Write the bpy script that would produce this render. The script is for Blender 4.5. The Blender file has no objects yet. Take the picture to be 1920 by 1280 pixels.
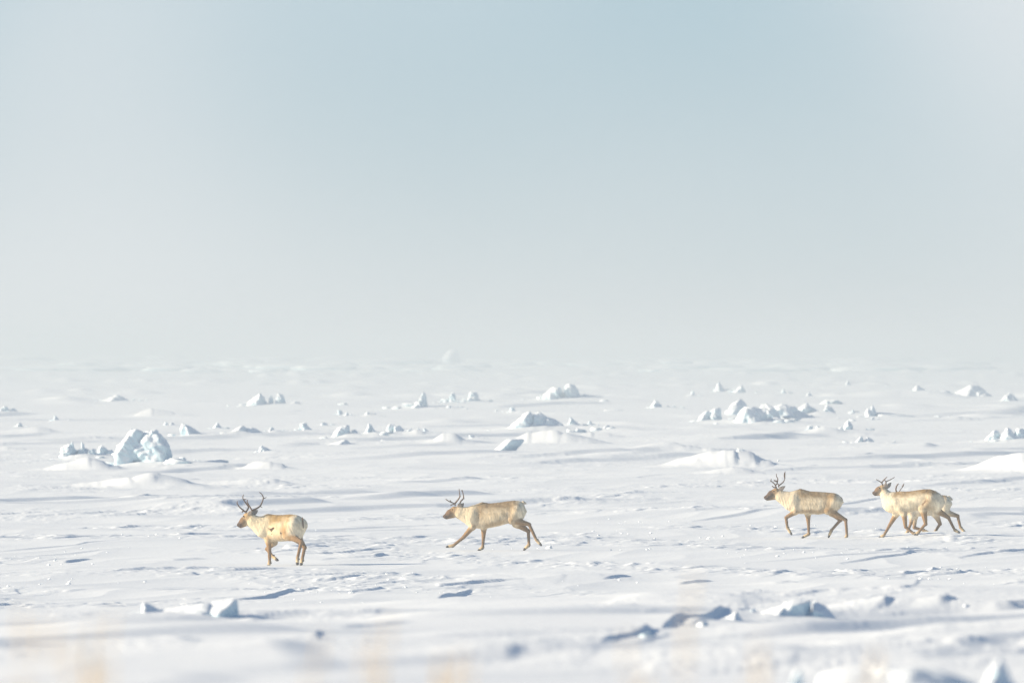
import bpy, math, random
import numpy as np
from mathutils import Vector

random.seed(7)
C = bpy.context.scene.collection
SC = bpy.context.scene

# ------------------------------------------------------------------ camera
F = 400.0 / 36.0 * 1920.0        # focal length in photo pixels
ZC = 4.4                         # eye height above the plain
EY = 668.0                       # row of the eye level in the photo
cam_d = bpy.data.cameras.new('camera')
cam_d.lens = 400.0
cam_d.sensor_width = 36.0
cam_d.clip_start = 0.5
cam_d.clip_end = 60000.0
cam_d.dof.use_dof = True
cam_d.dof.focus_distance = 258.0
cam_d.dof.aperture_fstop = 5.6
cam = bpy.data.objects.new('camera', cam_d)
C.objects.link(cam)
cam.location = (0, 0, ZC)
cam.rotation_euler = (math.radians(90) + math.atan((EY - 640.0) / F), 0, 0)
SC.camera = cam

# ------------------------------------------------------------------ light
SUN_EL = math.radians(20.0)
SUN_AZ = math.radians(9.0)      # from the left towards the camera
to_sun = Vector((-math.cos(SUN_EL) * math.cos(SUN_AZ), -math.cos(SUN_EL) * math.sin(SUN_AZ), math.sin(SUN_EL)))
sun_d = bpy.data.lights.new('sun', 'SUN')
sun_d.energy = 5.0
sun_d.angle = math.radians(0.5)
sun_d.color = (1.0, 0.85, 0.65)
sun = bpy.data.objects.new('sun', sun_d)
C.objects.link(sun)
sun.rotation_euler = (-to_sun).to_track_quat('-Z', 'Y').to_euler()

world = bpy.data.worlds.new('World')
SC.world = world
world.use_nodes = True
wn = world.node_tree
wn.nodes.clear()
w_out = wn.nodes.new('ShaderNodeOutputWorld')
w_bg = wn.nodes.new('ShaderNodeBackground')
w_sky = wn.nodes.new('ShaderNodeTexSky')
w_sky.sky_type = 'NISHITA'
w_sky.sun_disc = False
w_sky.sun_elevation = SUN_EL
w_sky.sun_rotation = math.atan2(to_sun.x, to_sun.y)
w_sky.altitude = 0
w_sky.air_density = 1.0
w_sky.dust_density = 0.6
w_sky.ozone_density = 2.5
w_bg.inputs['Strength'].default_value = 0.085
CLOUD_SCALE = 14.0               # cloud veils added to pale both sides of the view, a few degrees across
CLOUD_AT = (6.37, 0.21, 6.13)
# a pale band of ice fog low over the horizon, the same all the way round
w_tc = wn.nodes.new('ShaderNodeTexCoord')
w_sep = wn.nodes.new('ShaderNodeSeparateXYZ')
wn.links.new(w_tc.outputs['Generated'], w_sep.inputs[0])
w_ramp = wn.nodes.new('ShaderNodeValToRGB')
w_map = wn.nodes.new('ShaderNodeMapRange')
w_map.inputs[1].default_value = 0.0; w_map.inputs[2].default_value = 0.4
wn.links.new(w_sep.outputs['Z'], w_map.inputs[0])
wn.links.new(w_map.outputs[0], w_ramp.inputs[0])
SKY_STOPS = [(0.0, (0.63, 0.67, 0.69)), (0.022, (0.56, 0.65, 0.685)), (0.078, (0.42, 0.575, 0.655)), (0.16, (0.16, 0.38, 0.53)), (0.35, (0.02, 0.21, 0.43)), (1.0, (0.012, 0.15, 0.38))]
els = w_ramp.color_ramp.elements
while len(els) < len(SKY_STOPS): els.new(0.5)
for e, (p, c) in zip(els, SKY_STOPS):
    e.position = p; e.color = (*c, 1)
w_scl = wn.nodes.new('ShaderNodeMix'); w_scl.data_type = 'RGBA'; w_scl.blend_type = 'MULTIPLY'; w_scl.inputs[0].default_value = 1.0
SKY_K = 0.61 / 0.085   # linear radiance of the band over the strength below
w_scl.inputs[7].default_value = (SKY_K, SKY_K, SKY_K, 1)
w_nz = wn.nodes.new('ShaderNodeTexNoise'); w_nz.inputs['Scale'].default_value = CLOUD_SCALE; w_nz.inputs['Detail'].default_value = 1.0; w_nz.inputs['Roughness'].default_value = 0.45
w_mp = wn.nodes.new('ShaderNodeMapping'); w_mp.inputs['Location'].default_value = CLOUD_AT; w_mp.inputs['Scale'].default_value = (1, 1, 1.3)
wn.links.new(w_tc.outputs['Generated'], w_mp.inputs['Vector']); wn.links.new(w_mp.outputs[0], w_nz.inputs['Vector'])
w_cf = wn.nodes.new('ShaderNodeMapRange'); w_cf.interpolation_type = 'SMOOTHSTEP'
w_cf.inputs[1].default_value = 0.38; w_cf.inputs[2].default_value = 0.72; w_cf.inputs[3].default_value = 0.0; w_cf.inputs[4].default_value = 0.8
wn.links.new(w_nz.outputs['Fac'], w_cf.inputs[0])
w_cl = wn.nodes.new('ShaderNodeMix'); w_cl.data_type = 'RGBA'
w_cl.inputs[7].default_value = (0.80, 0.825, 0.845, 1)
wn.links.new(w_cf.outputs[0], w_cl.inputs[0]); wn.links.new(w_ramp.outputs[0], w_cl.inputs[6])
wn.links.new(w_cl.outputs[2], w_scl.inputs[6])
w_fac = wn.nodes.new('ShaderNodeMapRange'); w_fac.interpolation_type = 'SMOOTHSTEP'
w_fac.inputs[1].default_value = 0.12; w_fac.inputs[2].default_value = 0.45; w_fac.inputs[3].default_value = 1.0; w_fac.inputs[4].default_value = 0.0
wn.links.new(w_sep.outputs['Z'], w_fac.inputs[0])
w_mix = wn.nodes.new('ShaderNodeMix'); w_mix.data_type = 'RGBA'
wn.links.new(w_fac.outputs[0], w_mix.inputs[0])
wn.links.new(w_sky.outputs[0], w_mix.inputs[6])
wn.links.new(w_scl.outputs[2], w_mix.inputs[7])
wn.links.new(w_mix.outputs[2], w_bg.inputs[0])
wn.links.new(w_bg.outputs[0], w_out.inputs[0])

SC.view_settings.view_transform = 'Standard'
SC.view_settings.look = 'None'
SC.view_settings.gamma = 1.0
SC.view_settings.use_curve_mapping = False
SC.view_settings.exposure = 0.72
SC.cycles.volume_bounces = 1
SC.cycles.max_bounces = 8
SC.cycles.use_denoising = True

# ------------------------------------------------------------------ helpers
def tag(o, label=None, cat=None, group=None, kind=None):
    if label: o['label'] = label
    if cat: o['category'] = cat
    if group: o['group'] = group
    if kind: o['kind'] = kind
    return o

def mesh_obj(name, verts, faces, mat, parent=None, smooth=True):
    me = bpy.data.meshes.new(name)
    me.from_pydata([tuple(v) for v in np.asarray(verts, float).tolist()], [], [tuple(f) for f in faces])
    if smooth:
        me.polygons.foreach_set('use_smooth', np.ones(len(me.polygons), bool))
    me.update()
    if mat: me.materials.append(mat)
    o = bpy.data.objects.new(name, me)
    C.objects.link(o)
    if parent: o.parent = parent
    return o

def quad_mesh_obj(name, verts, quads, mat, parent=None):
    """fast path for big quad meshes"""
    me = bpy.data.meshes.new(name)
    nv, nf = len(verts), len(quads)
    me.vertices.add(nv)
    me.vertices.foreach_set('co', np.asarray(verts, np.float32).ravel())
    me.loops.add(nf * 4)
    me.loops.foreach_set('vertex_index', np.asarray(quads, np.int32).ravel())
    me.polygons.add(nf)
    me.polygons.foreach_set('loop_start', np.arange(nf, dtype=np.int32) * 4)
    me.polygons.foreach_set('use_smooth', np.ones(nf, bool))
    me.update(calc_edges=True)
    if mat: me.materials.append(mat)
    o = bpy.data.objects.new(name, me)
    C.objects.link(o)
    if parent: o.parent = parent
    return o

def empty(name, loc, rz=0.0):
    o = bpy.data.objects.new(name, None)
    C.objects.link(o)
    o.location = loc
    o.rotation_euler = (0, 0, rz)
    o.empty_display_size = 0.3
    return o

_rg = np.random.RandomState(3)
_ang = _rg.rand(256) * 2 * np.pi
GX, GY = np.cos(_ang), np.sin(_ang)

def _hash(ix, iy, seed):
    h = (ix.astype(np.uint32) * np.uint32(374761393)) + (iy.astype(np.uint32) * np.uint32(668265263)) + np.uint32((seed * 1442695041) & 0xffffffff)
    h = (h ^ (h >> np.uint32(13))) * np.uint32(1274126177)
    return ((h ^ (h >> np.uint32(16))) & np.uint32(255)).astype(np.int64)

def noise(x, y, seed=0):
    """gradient noise, about -1..1"""
    x = np.asarray(x, float); y = np.asarray(y, float)
    xi = np.floor(x); yi = np.floor(y)
    fx = x - xi; fy = y - yi
    xi = xi.astype(np.int64); yi = yi.astype(np.int64)
    u = fx * fx * fx * (fx * (fx * 6 - 15) + 10)
    v = fy * fy * fy * (fy * (fy * 6 - 15) + 10)
    def g(ox, oy):
        h = _hash((xi + ox) & 0xffffffff, (yi + oy) & 0xffffffff, seed)
        return GX[h] * (fx - ox) + GY[h] * (fy - oy)
    a, b, c, d = g(0, 0), g(1, 0), g(0, 1), g(1, 1)
    return ((a + u * (b - a)) * (1 - v) + (c + u * (d - c)) * v) * 1.45

def noise3(p, s, seed=0):
    x, y, z = p[:, 0] * s, p[:, 1] * s, p[:, 2] * s
    return (noise(x + 0.7 * z, y + 0.31 * z, seed) + noise(y + 0.6 * x, z + 0.27 * x, seed + 1) + noise(z + 0.5 * y, x - 0.4 * y, seed + 2)) / 1.9

def sstep(a, b, x):
    t = np.clip((x - a) / (b - a), 0, 1)
    return t * t * (3 - 2 * t)

# ------------------------------------------------------------------ materials
def new_mat(name):
    m = bpy.data.materials.new(name)
    m.use_nodes = True
    nt = m.node_tree
    b = nt.nodes['Principled BSDF']
    return m, nt, b

def snow_mat(name, col, col2, rough, spec, s1, s2, bump, dist):
    m, nt, b = new_mat(name)
    tc = nt.nodes.new('ShaderNodeTexCoord')
    n1 = nt.nodes.new('ShaderNodeTexNoise'); n1.inputs['Scale'].default_value = s1; n1.inputs['Detail'].default_value = 5
    n2 = nt.nodes.new('ShaderNodeTexNoise'); n2.inputs['Scale'].default_value = s2; n2.inputs['Detail'].default_value = 3
    nt.links.new(tc.outputs['Object'], n1.inputs['Vector']); nt.links.new(tc.outputs['Object'], n2.inputs['Vector'])
    mx = nt.nodes.new('ShaderNodeMix'); mx.data_type = 'RGBA'
    mx.inputs[6].default_value = (*col, 1); mx.inputs[7].default_value = (*col2, 1)
    nt.links.new(n1.outputs['Fac'], mx.inputs[0])
    nt.links.new(mx.outputs[2], b.inputs['Base Color'])
    bp = nt.nodes.new('ShaderNodeBump'); bp.inputs['Strength'].default_value = bump; bp.inputs['Distance'].default_value = dist
    nt.links.new(n2.outputs['Fac'], bp.inputs['Height'])
    nt.links.new(bp.outputs['Normal'], b.inputs['Normal'])
    b.inputs['Roughness'].default_value = rough
    b.inputs['Specular IOR Level'].default_value = spec
    return m

M_SNOW = snow_mat('wind_packed_snow', (0.85, 0.885, 0.90), (0.80, 0.845, 0.865), 0.7, 0.15, 0.6, 9.0, 0.2, 0.03)
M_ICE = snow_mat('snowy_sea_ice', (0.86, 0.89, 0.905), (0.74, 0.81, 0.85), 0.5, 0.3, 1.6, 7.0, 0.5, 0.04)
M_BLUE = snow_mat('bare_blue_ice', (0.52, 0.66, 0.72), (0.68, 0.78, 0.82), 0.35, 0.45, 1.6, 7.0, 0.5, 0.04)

def shade_steep_sides(m):
    """snow lies on the flat tops and in patches; the steep sides are bluer old ice, tinted darker to deepen their shade"""
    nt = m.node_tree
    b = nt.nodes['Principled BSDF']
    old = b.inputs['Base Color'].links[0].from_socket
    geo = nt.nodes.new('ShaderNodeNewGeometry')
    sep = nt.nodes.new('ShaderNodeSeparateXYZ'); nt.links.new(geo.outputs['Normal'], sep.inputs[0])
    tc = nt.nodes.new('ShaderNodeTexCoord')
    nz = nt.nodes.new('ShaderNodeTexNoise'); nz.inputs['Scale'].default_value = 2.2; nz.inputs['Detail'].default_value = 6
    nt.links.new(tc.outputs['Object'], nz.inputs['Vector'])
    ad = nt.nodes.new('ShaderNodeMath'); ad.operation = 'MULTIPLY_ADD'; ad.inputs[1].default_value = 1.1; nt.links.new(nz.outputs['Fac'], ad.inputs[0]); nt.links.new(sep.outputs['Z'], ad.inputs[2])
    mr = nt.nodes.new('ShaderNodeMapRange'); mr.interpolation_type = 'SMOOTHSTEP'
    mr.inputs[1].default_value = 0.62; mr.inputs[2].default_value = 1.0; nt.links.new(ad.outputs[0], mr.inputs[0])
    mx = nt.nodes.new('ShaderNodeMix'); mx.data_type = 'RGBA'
    mx.inputs[6].default_value = (0.56, 0.71, 0.78, 1)  # blue-grey painted on steep faces to darken their shaded sides
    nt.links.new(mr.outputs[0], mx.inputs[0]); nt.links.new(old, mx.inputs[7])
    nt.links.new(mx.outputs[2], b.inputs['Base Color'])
shade_steep_sides(M_ICE)

def fur_mat():
    m, nt, b = new_mat('caribou_fur')
    at = nt.nodes.new('ShaderNodeAttribute'); at.attribute_name = 'coat'
    tc = nt.nodes.new('ShaderNodeTexCoord')
    mp = nt.nodes.new('ShaderNodeMapping'); mp.inputs['Scale'].default_value = (55, 55, 16)
    nt.links.new(tc.outputs['Object'], mp.inputs['Vector'])
    n1 = nt.nodes.new('ShaderNodeTexNoise'); n1.inputs['Scale'].default_value = 1.0; n1.inputs['Detail'].default_value = 4
    nt.links.new(mp.outputs['Vector'], n1.inputs['Vector'])
    rp = nt.nodes.new('ShaderNodeMapRange')
    rp.inputs[1].default_value = 0.3; rp.inputs[2].default_value = 0.7; rp.inputs[3].default_value = 0.84; rp.inputs[4].default_value = 1.10
    nt.links.new(n1.outputs['Fac'], rp.inputs[0])
    mx = nt.nodes.new('ShaderNodeMix'); mx.data_type = 'RGBA'; mx.blend_type = 'MULTIPLY'; mx.inputs[0].default_value = 1.0
    nt.links.new(at.outputs['Color'], mx.inputs[6]); nt.links.new(rp.outputs[0], mx.inputs[7])
    nt.links.new(mx.outputs[2], b.inputs['Base Color'])
    bp = nt.nodes.new('ShaderNodeBump'); bp.inputs['Strength'].default_value = 0.5; bp.inputs['Distance'].default_value = 0.012
    nt.links.new(n1.outputs['Fac'], bp.inputs['Height']); nt.links.new(bp.outputs['Normal'], b.inputs['Normal'])
    b.inputs['Roughness'].default_value = 0.9
    b.inputs['Specular IOR Level'].default_value = 0.1
    return m

def plain_mat(name, col, col2, rough=0.6, scale=20.0, spec=0.3):
    m, nt, b = new_mat(name)
    tc = nt.nodes.new('ShaderNodeTexCoord')
    n1 = nt.nodes.new('ShaderNodeTexNoise'); n1.inputs['Scale'].default_value = scale; n1.inputs['Detail'].default_value = 4
    nt.links.new(tc.outputs['Object'], n1.inputs['Vector'])
    mx = nt.nodes.new('ShaderNodeMix'); mx.data_type = 'RGBA'
    mx.inputs[6].default_value = (*col, 1); mx.inputs[7].default_value = (*col2, 1)
    nt.links.new(n1.outputs['Fac'], mx.inputs[0]); nt.links.new(mx.outputs[2], b.inputs['Base Color'])
    b.inputs['Roughness'].default_value = rough
    b.inputs['Specular IOR Level'].default_value = spec
    return m

M_FUR = fur_mat()
M_ANTLER = plain_mat('antler_bone', (0.16, 0.082, 0.04), (0.06, 0.035, 0.022), 0.6)
M_HOOF = plain_mat('hoof_horn', (0.05, 0.048, 0.05), (0.11, 0.10, 0.10), 0.5, 40)
M_EYE = plain_mat('eye_dark', (0.012, 0.009, 0.008), (0.02, 0.014, 0.01), 0.15, 10, 0.5)
M_GRASS = plain_mat('dry_grass', (0.68, 0.53, 0.33), (0.54, 0.41, 0.24), 0.7, 8)

# ------------------------------------------------------------------ the snow surface as a height function
PROF = np.array([(-2e5, 3.35), (0, 3.35), (24, 3.32), (30, 3.22), (40, 3.0), (48, 2.84), (62, 2.62), (80, 2.28), (100, 1.95), (120, 1.66), (140, 1.38),
                 (152, 1.05), (172, 0.42), (192, 0.06), (215, 0.0), (700, 0.0), (1500, 0.1), (2600, 0.35), (3600, 1.3),
                 (4300, 2.6), (5200, 2.3), (8000, 2.6), (2e5, 2.6)])

def profile(y):
    s = np.zeros_like(y)
    for o in (-6, -3, 0, 3, 6):
        s = s + np.interp(y + o, PROF[:, 0], PROF[:, 1])
    return s / 5.0

def base_height(x, y):
    x = np.asarray(x, float); y = np.asarray(y, float)
    z = profile(y)
    z = z + 0.028 * np.clip(x, -14, 14) * np.exp(-((y - 150) / 28.0) ** 2)
    z = z + 0.15 * np.exp(-((y - 100) / 34.0) ** 2) * noise(x / 4.6 + 2.2, y / 12.0 + 0.6, 17)
    big = noise(x / 16 + 3.1, y / 22 + 1.7, 11)
    z = z + 0.11 * big * np.clip(1.6 - y / 900, 0.35, 1)
    z = z + 0.072 * noise(x / 5.5 + 0.3 * y / 9.0, y / 8.0, 12) * np.clip(1.7 - y / 700, 0.3, 1) * (1 - 0.6 * np.exp(-((y - 262) / 30.0) ** 2))
    far = sstep(500, 900, y)
    z = z + far * 0.30 * np.clip(noise(x / 30, y / 60, 13), -0.3, 1) * np.clip(y / 1600, 0.4, 2.0)
    far2 = sstep(2600, 4000, y)
    z = z + far2 * 2.0 * noise(x / 120 + 5.2, y / 500, 14)
    rough = sstep(0.0, 0.45, noise(x / 45 + 1.3, y / 130, 15)) * sstep(450, 700, y)
    z = z + rough * 0.9 * np.clip(y / 1500, 0.35, 1.6) * np.clip(noise(x / 6.0 + 2 + 0.2 * y / 16.0, y / 16.0, 16), 0, 1) ** 1.5
    return z

MOUNDS = []      # x, y, height, left, right, depth, sharpness
CALM = []        # x, y, radius: places where the crust is smooth

def sastrugi(x, y):
    al = math.radians(13)            # the wind ran nearly along the line of sight
    bend = 0.5 * noise(x / 9.0 + 4, y / 15.0, 29)
    u = x * math.sin(al) + y * math.cos(al)
    v = x * math.cos(al) - y * math.sin(al) + bend
    amp = np.clip(1.25 - y / 800.0, 0.0, 1.0)
    mask = sstep(-0.10, 0.42, noise(x / 6.0, y / 14.0, 21))
    mask2 = sstep(-0.15, 0.35, noise(x / 4.0 + 9, y / 22.0, 22))
    n1 = noise(u / 4.6, v / 0.95, 23)
    n2 = noise(u / 2.0, v / 0.42, 24)
    n3 = noise(u / 0.8, v / 0.22, 25)
    pl = 0.034 * mask * sstep(0.22, 0.40, n1 + 0.15 * n2)
    pl = pl + 0.030 * mask2 * mask * sstep(0.25, 0.45, n2 + 0.15 * n1)
    pl = pl + 0.028 * (1 - np.abs(noise(u / 9.0 + 3, v / 2.2, 26))) ** 3
    pl = pl + 0.016 * mask * sstep(0.2, 0.4, noise(u / 1.1 + 7, v / 0.2 + 2, 30) + 0.3 * n1)
    pl = pl + 0.006 * mask * n3
    fg = np.exp(-((y - 100) / 38.0) ** 2)
    n4 = noise(u / 7.0, v / 2.6, 28)
    pl = pl * (1 - 0.80 * fg) + fg * 0.08 * sstep(0.10, 0.5, n4)
    calm = np.ones_like(x)
    for cx, cy, cr in CALM:
        calm = calm * (1 - 0.85 * np.exp(-(((x - cx) / cr) ** 2 + ((y - cy) / (cr * 1.2)) ** 2) ** 2))
    return pl * amp * calm

def mound_height(x, y):
    z = np.zeros_like(x)
    for (mx, my, h, wl, wr, dp, sh) in MOUNDS:
        idx = np.nonzero((x > mx - wl) & (x < mx + wr) & (np.abs(y - my) < dp))
        if len(idx[0]) == 0: continue
        dx = x[idx] - mx
        dxn = np.where(dx < 0, dx / wl, dx / wr)
        dyn = (y[idx] - my) / dp
        W = wl + wr
        wob = noise(x[idx] / (0.45 * W) + mx, y[idx] / (0.5 * dp) + my, 33)
        q = np.sqrt((dxn + 0.30 * wob + 0.25 * dyn) ** 2 + dyn ** 2) * (1 + 0.18 * noise(x[idx] / (0.2 * W), y[idx] / (0.3 * dp) + mx, 34))
        t = np.clip(1 - q, 0, 1)
        edge = sstep(0, 0.3, 1 - np.sqrt(dxn ** 2 + dyn ** 2))
        # a wind-shaped dome, combed into overlapping drifts that fall off sharply to the lee
        prof = 0.72 * np.exp(-6.0 * q ** 2) + 0.20 * t ** (sh + 0.6)
        cx_ = dxn * 2.2 + 0.9 * dyn + 0.5 * wob + mx
        saw = cx_ * 1.6 - np.floor(cx_ * 1.6)
        ridge = saw * (1 - sstep(0.82, 1.0, saw))
        prof = prof + 0.20 * t ** 1.2 * (ridge - 0.35) * (0.5 + noise(x[idx] / (0.4 * W) + 8, y[idx] / (0.5 * dp), 36))
        cr = np.exp(-10 * q ** 2)
        prof = prof + 0.05 * cr * np.abs(noise(x[idx] / (0.08 * W), y[idx] / (0.10 * dp), 32)) + 0.02 * t * noise(x[idx] / (0.045 * W), y[idx] / (0.06 * dp), 35)
        z[idx] += h * prof * edge
    return z

LEDGES = []
def ledge_height(x, y):
    return 0.0

def height(x, y, fine=True):
    x = np.asarray(x, float); y = np.asarray(y, float)
    z = base_height(x, y) + mound_height(x, y)
    if fine:
        z = z + sastrugi(x, y) + ledge_height(x, y)
    return z

def ray_hit(px, py, fine=False, first=False):
    """point of the snow surface seen at a place of the photo, nearest to where flat ground would put it"""
    tx, tz = (px - 960.0) / F, (EY - py) / F
    d0 = ZC / max(1e-4, -tz)
    fine = fine or py > 1100
    d = np.geomspace(45, 9000, 9000)
    s = (ZC + tz * d) - height(tx * d, d, fine)
    k = np.nonzero((s[:-1] > 0) & (s[1:] <= 0))[0]
    if len(k) == 0:
        k = [int(np.argmin(np.abs(d - d0)))]
        D = d[k[0]]
    else:
        j = k[0] if (first or py > 1100) else k[int(np.argmin(np.abs(np.log(d[k] / d0))))]
        D = d[j] + (d[j + 1] - d[j]) * s[j] / (s[j] - s[j + 1])
    return tx * D, D, float(height(np.array([tx * D]), np.array([D]), fine)[0])

CROPS = {'p': (0, 0, 1.0), 'a': (0, 640, 4.0), 'b': (400, 640, 3.84), 'c': (860, 640, 3.84), 'd': (1260, 640, 2.909)}
def px_of(c, x, y):
    ox, oy, k = CROPS[c]
    return ox + x / k, oy + y / k

def add_mound(c, cx, base, h, wl, wr, depth=None, sh=1.5):
    ox, oy, k = CROPS[c]
    X, D, z = ray_hit(*px_of(c, cx, base))
    s = D / F / k
    dp = depth if depth else max(1.2, (wl + wr) * s * 0.55)
    MOUNDS.append((X, D + 0.45 * dp, h * s * 0.80, wl * s * 1.7, wr * s * 1.6, dp * 1.4, sh))

# drifts and swells, each where the photograph shows it
for m in [('a', 640, 985, 125, 330, 240, None, 1.3), ('a', 1140, 1105, 150, 520, 520, None, 1.3), ('a', 190, 685, 75, 200, 240, None, 1.4),
          ('a', 1130, 562, 80, 180, 370, None, 1.4), ('a', 40, 820, 45, 200, 170, None, 1.3), ('a', 1950, 1080, 60, 600, 300, None, 1.4),
          ('b', 420, 925, 95, 260, 190, None, 1.3), ('b', 1480, 692, 48, 190, 110, None, 1.2), ('b', 1720, 745, 85, 280, 270, None, 1.3),
          ('b', 330, 700, 40, 330, 160, None, 1.4), ('b', 1050, 755, 38, 260, 330, None, 1.4),
          ('c', 710, 735, 120, 330, 340, None, 1.2), ('c', 1600, 800, 60, 330, 400, None, 1.5), ('c', 980, 700, 45, 180, 200, None, 1.3),
          ('d', 340, 690, 125, 380, 230, None, 1.25), ('d', 330, 725, 55, 200, 170, None, 1.3), ('d', 1590, 432, 55, 150, 90, None, 1.2),
          ('d', 1980, 720, 140, 420, 420, None, 1.4), ('d', 900, 515, 55, 280, 240, None, 1.4), ('d', 1850, 550, 60, 200, 220, None, 1.3),
          ('d', 1300, 305, 30, 300, 500, None, 1.4), ('d', 480, 450, 30, 420, 420, None, 1.4), ('d', 230, 280, 18, 200, 260, None, 1.3),
          ('d', 960, 245, 22, 170, 190, None, 1.3), ('d', 1700, 160, 20, 300, 260, None, 1.3),
          ('p', 1790, 1008, 12, 150, 260, 9.0, 1.3), ('p', 1350, 1072, 5, 60, 90, 3.0, 1.3), ('p', 1010, 1092, 10, 150, 170, 7.0, 1.3), ('p', 1690, 1300, 24, 260, 240, 3.0, 1.3)]:
    add_mound(*m)

# ------------------------------------------------------------------ ice blocks
def icosphere(level):
    t = (1 + 5 ** 0.5) / 2
    v = [(-1, t, 0), (1, t, 0), (-1, -t, 0), (1, -t, 0), (0, -1, t), (0, 1, t), (0, -1, -t), (0, 1, -t), (t, 0, -1), (t, 0, 1), (-t, 0, -1), (-t, 0, 1)]
    v = [tuple(np.array(p) / np.linalg.norm(p)) for p in v]
    f = [(0, 11, 5), (0, 5, 1), (0, 1, 7), (0, 7, 10), (0, 10, 11), (1, 5, 9), (5, 11, 4), (11, 10, 2), (10, 7, 6), (7, 1, 8),
         (3, 9, 4), (3, 4, 2), (3, 2, 6), (3, 6, 8), (3, 8, 9), (4, 9, 5), (2, 4, 11), (6, 2, 10), (8, 6, 7), (9, 8, 1)]
    for _ in range(level):
        cache, nf = {}, []
        def mid(a, b):
            key = (min(a, b), max(a, b))
            if key not in cache:
                p = np.array(v[a]) + np.array(v[b])
                v.append(tuple(p / np.linalg.norm(p)))
                cache[key] = len(v) - 1
            return cache[key]
        for a, b, c in f:
            ab, bc, ca = mid(a, b), mid(b, c), mid(c, a)
            nf += [(a, ab, ca), (b, bc, ab), (c, ca, bc), (ab, bc, ca)]
        f = nf
    return np.array(v), np.array(f)

ICO = {l: icosphere(l) for l in (2, 3, 4)}

def lobe(poly, depth, y0, rg, level, sink, front, rough, soft, turn=None, rx=None):
    """a lump of ice: the outline in metres (x, z) given depth, tilted faces, chamfers and weathering"""
    P = np.array(poly, float)
    c = P.mean(0)
    dirs, faces = ICO[level]
    inv = np.full((len(dirs),), 0.0)
    pw = soft
    def plane(n, dist):
        nonlocal inv
        n = np.array(n, float); n /= np.linalg.norm(n)
        q = np.clip(dirs @ n, 1e-6, None) / max(dist, 1e-3)
        inv += q ** pw
    for i in range(len(P)):
        a, b = P[i], P[(i + 1) % len(P)]
        e = b - a
        L = np.linalg.norm(e)
        if L < 1e-6: continue
        n = np.array([e[1], -e[0]]) / L
        dist = n @ (a - c)
        if dist < 0: n, dist = -n, -dist
        if n[1] < -0.6 and min(a[1], b[1]) < 0.12 * np.ptp(P[:, 1]) + P[:, 1].min():
            dist += sink
        if n[0] > 0.25: ny = -rg.uniform(0.35, 0.75)
        elif n[0] < -0.25: ny = -rg.uniform(0.05, 0.35)
        else: ny = -rg.uniform(0.0, 0.35)
        for q in (ny, rg.uniform(0.15, 0.5)):
            plane((n[0], q, n[1]), dist / math.sqrt(1 + q * q))
    if turn is None:
        plane((0.25 + rg.uniform(-0.3, 0.3), -1, front + rg.uniform(-0.1, 0.3)), depth * 0.5)
    else:
        plane((turn + rg.uniform(-0.3, 0.3), -1, front), depth * 0.5)
    plane((rg.uniform(-0.35, 0.35), 1, rg.uniform(0.1, 0.6)), depth * 0.5)
    size = max(np.ptp(P[:, 0]), np.ptp(P[:, 1]))
    for _ in range(7):
        n = rg.normal(size=3); n /= np.linalg.norm(n)
        if n[2] < -0.3: n[2] *= -1
        sup = max(n[0] * (p[0] - c[0]) + n[2] * (p[1] - c[1]) for p in P) + abs(n[1]) * depth * 0.5
        plane(n, sup * rg.uniform(0.80, 0.97))
    r = inv ** (-1.0 / pw)
    v = dirs * r[:, None]
    mean = r.mean()
    o = rg.uniform(0, 50, 3)
    v = v * (1 + rough * 0.22 * noise3(v / mean + o, 1.3, 41) + rough * 0.10 * noise3(v / mean + o, 3.4, 44) - rough * 0.16 * np.abs(noise3(v / mean + o, 2.2, 46)) + rough * 0.06 * noise3(v / mean + o, 7.0, 47))[:, None]
    v = v + np.array([c[0], y0, c[1]])
    # keep the outline: same width and same top as drawn
    for ax, lo_, hi_ in ((0, P[:, 0].min(), P[:, 0].max()), (2, None, P[:, 1].max())):
        if lo_ is None:
            v[:, 2] = np.where(v[:, 2] > c[1], c[1] + (v[:, 2] - c[1]) * (hi_ - c[1]) / max(v[:, 2].max() - c[1], 1e-3), v[:, 2])
        else:
            mask = v[:, 2] > -0.1
            a_, b_ = v[mask, 0].min(), v[mask, 0].max()
            v[:, 0] = lo_ + (v[:, 0] - a_) * (hi_ - lo_) / max(b_ - a_, 1e-3)
    return v, faces

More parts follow.
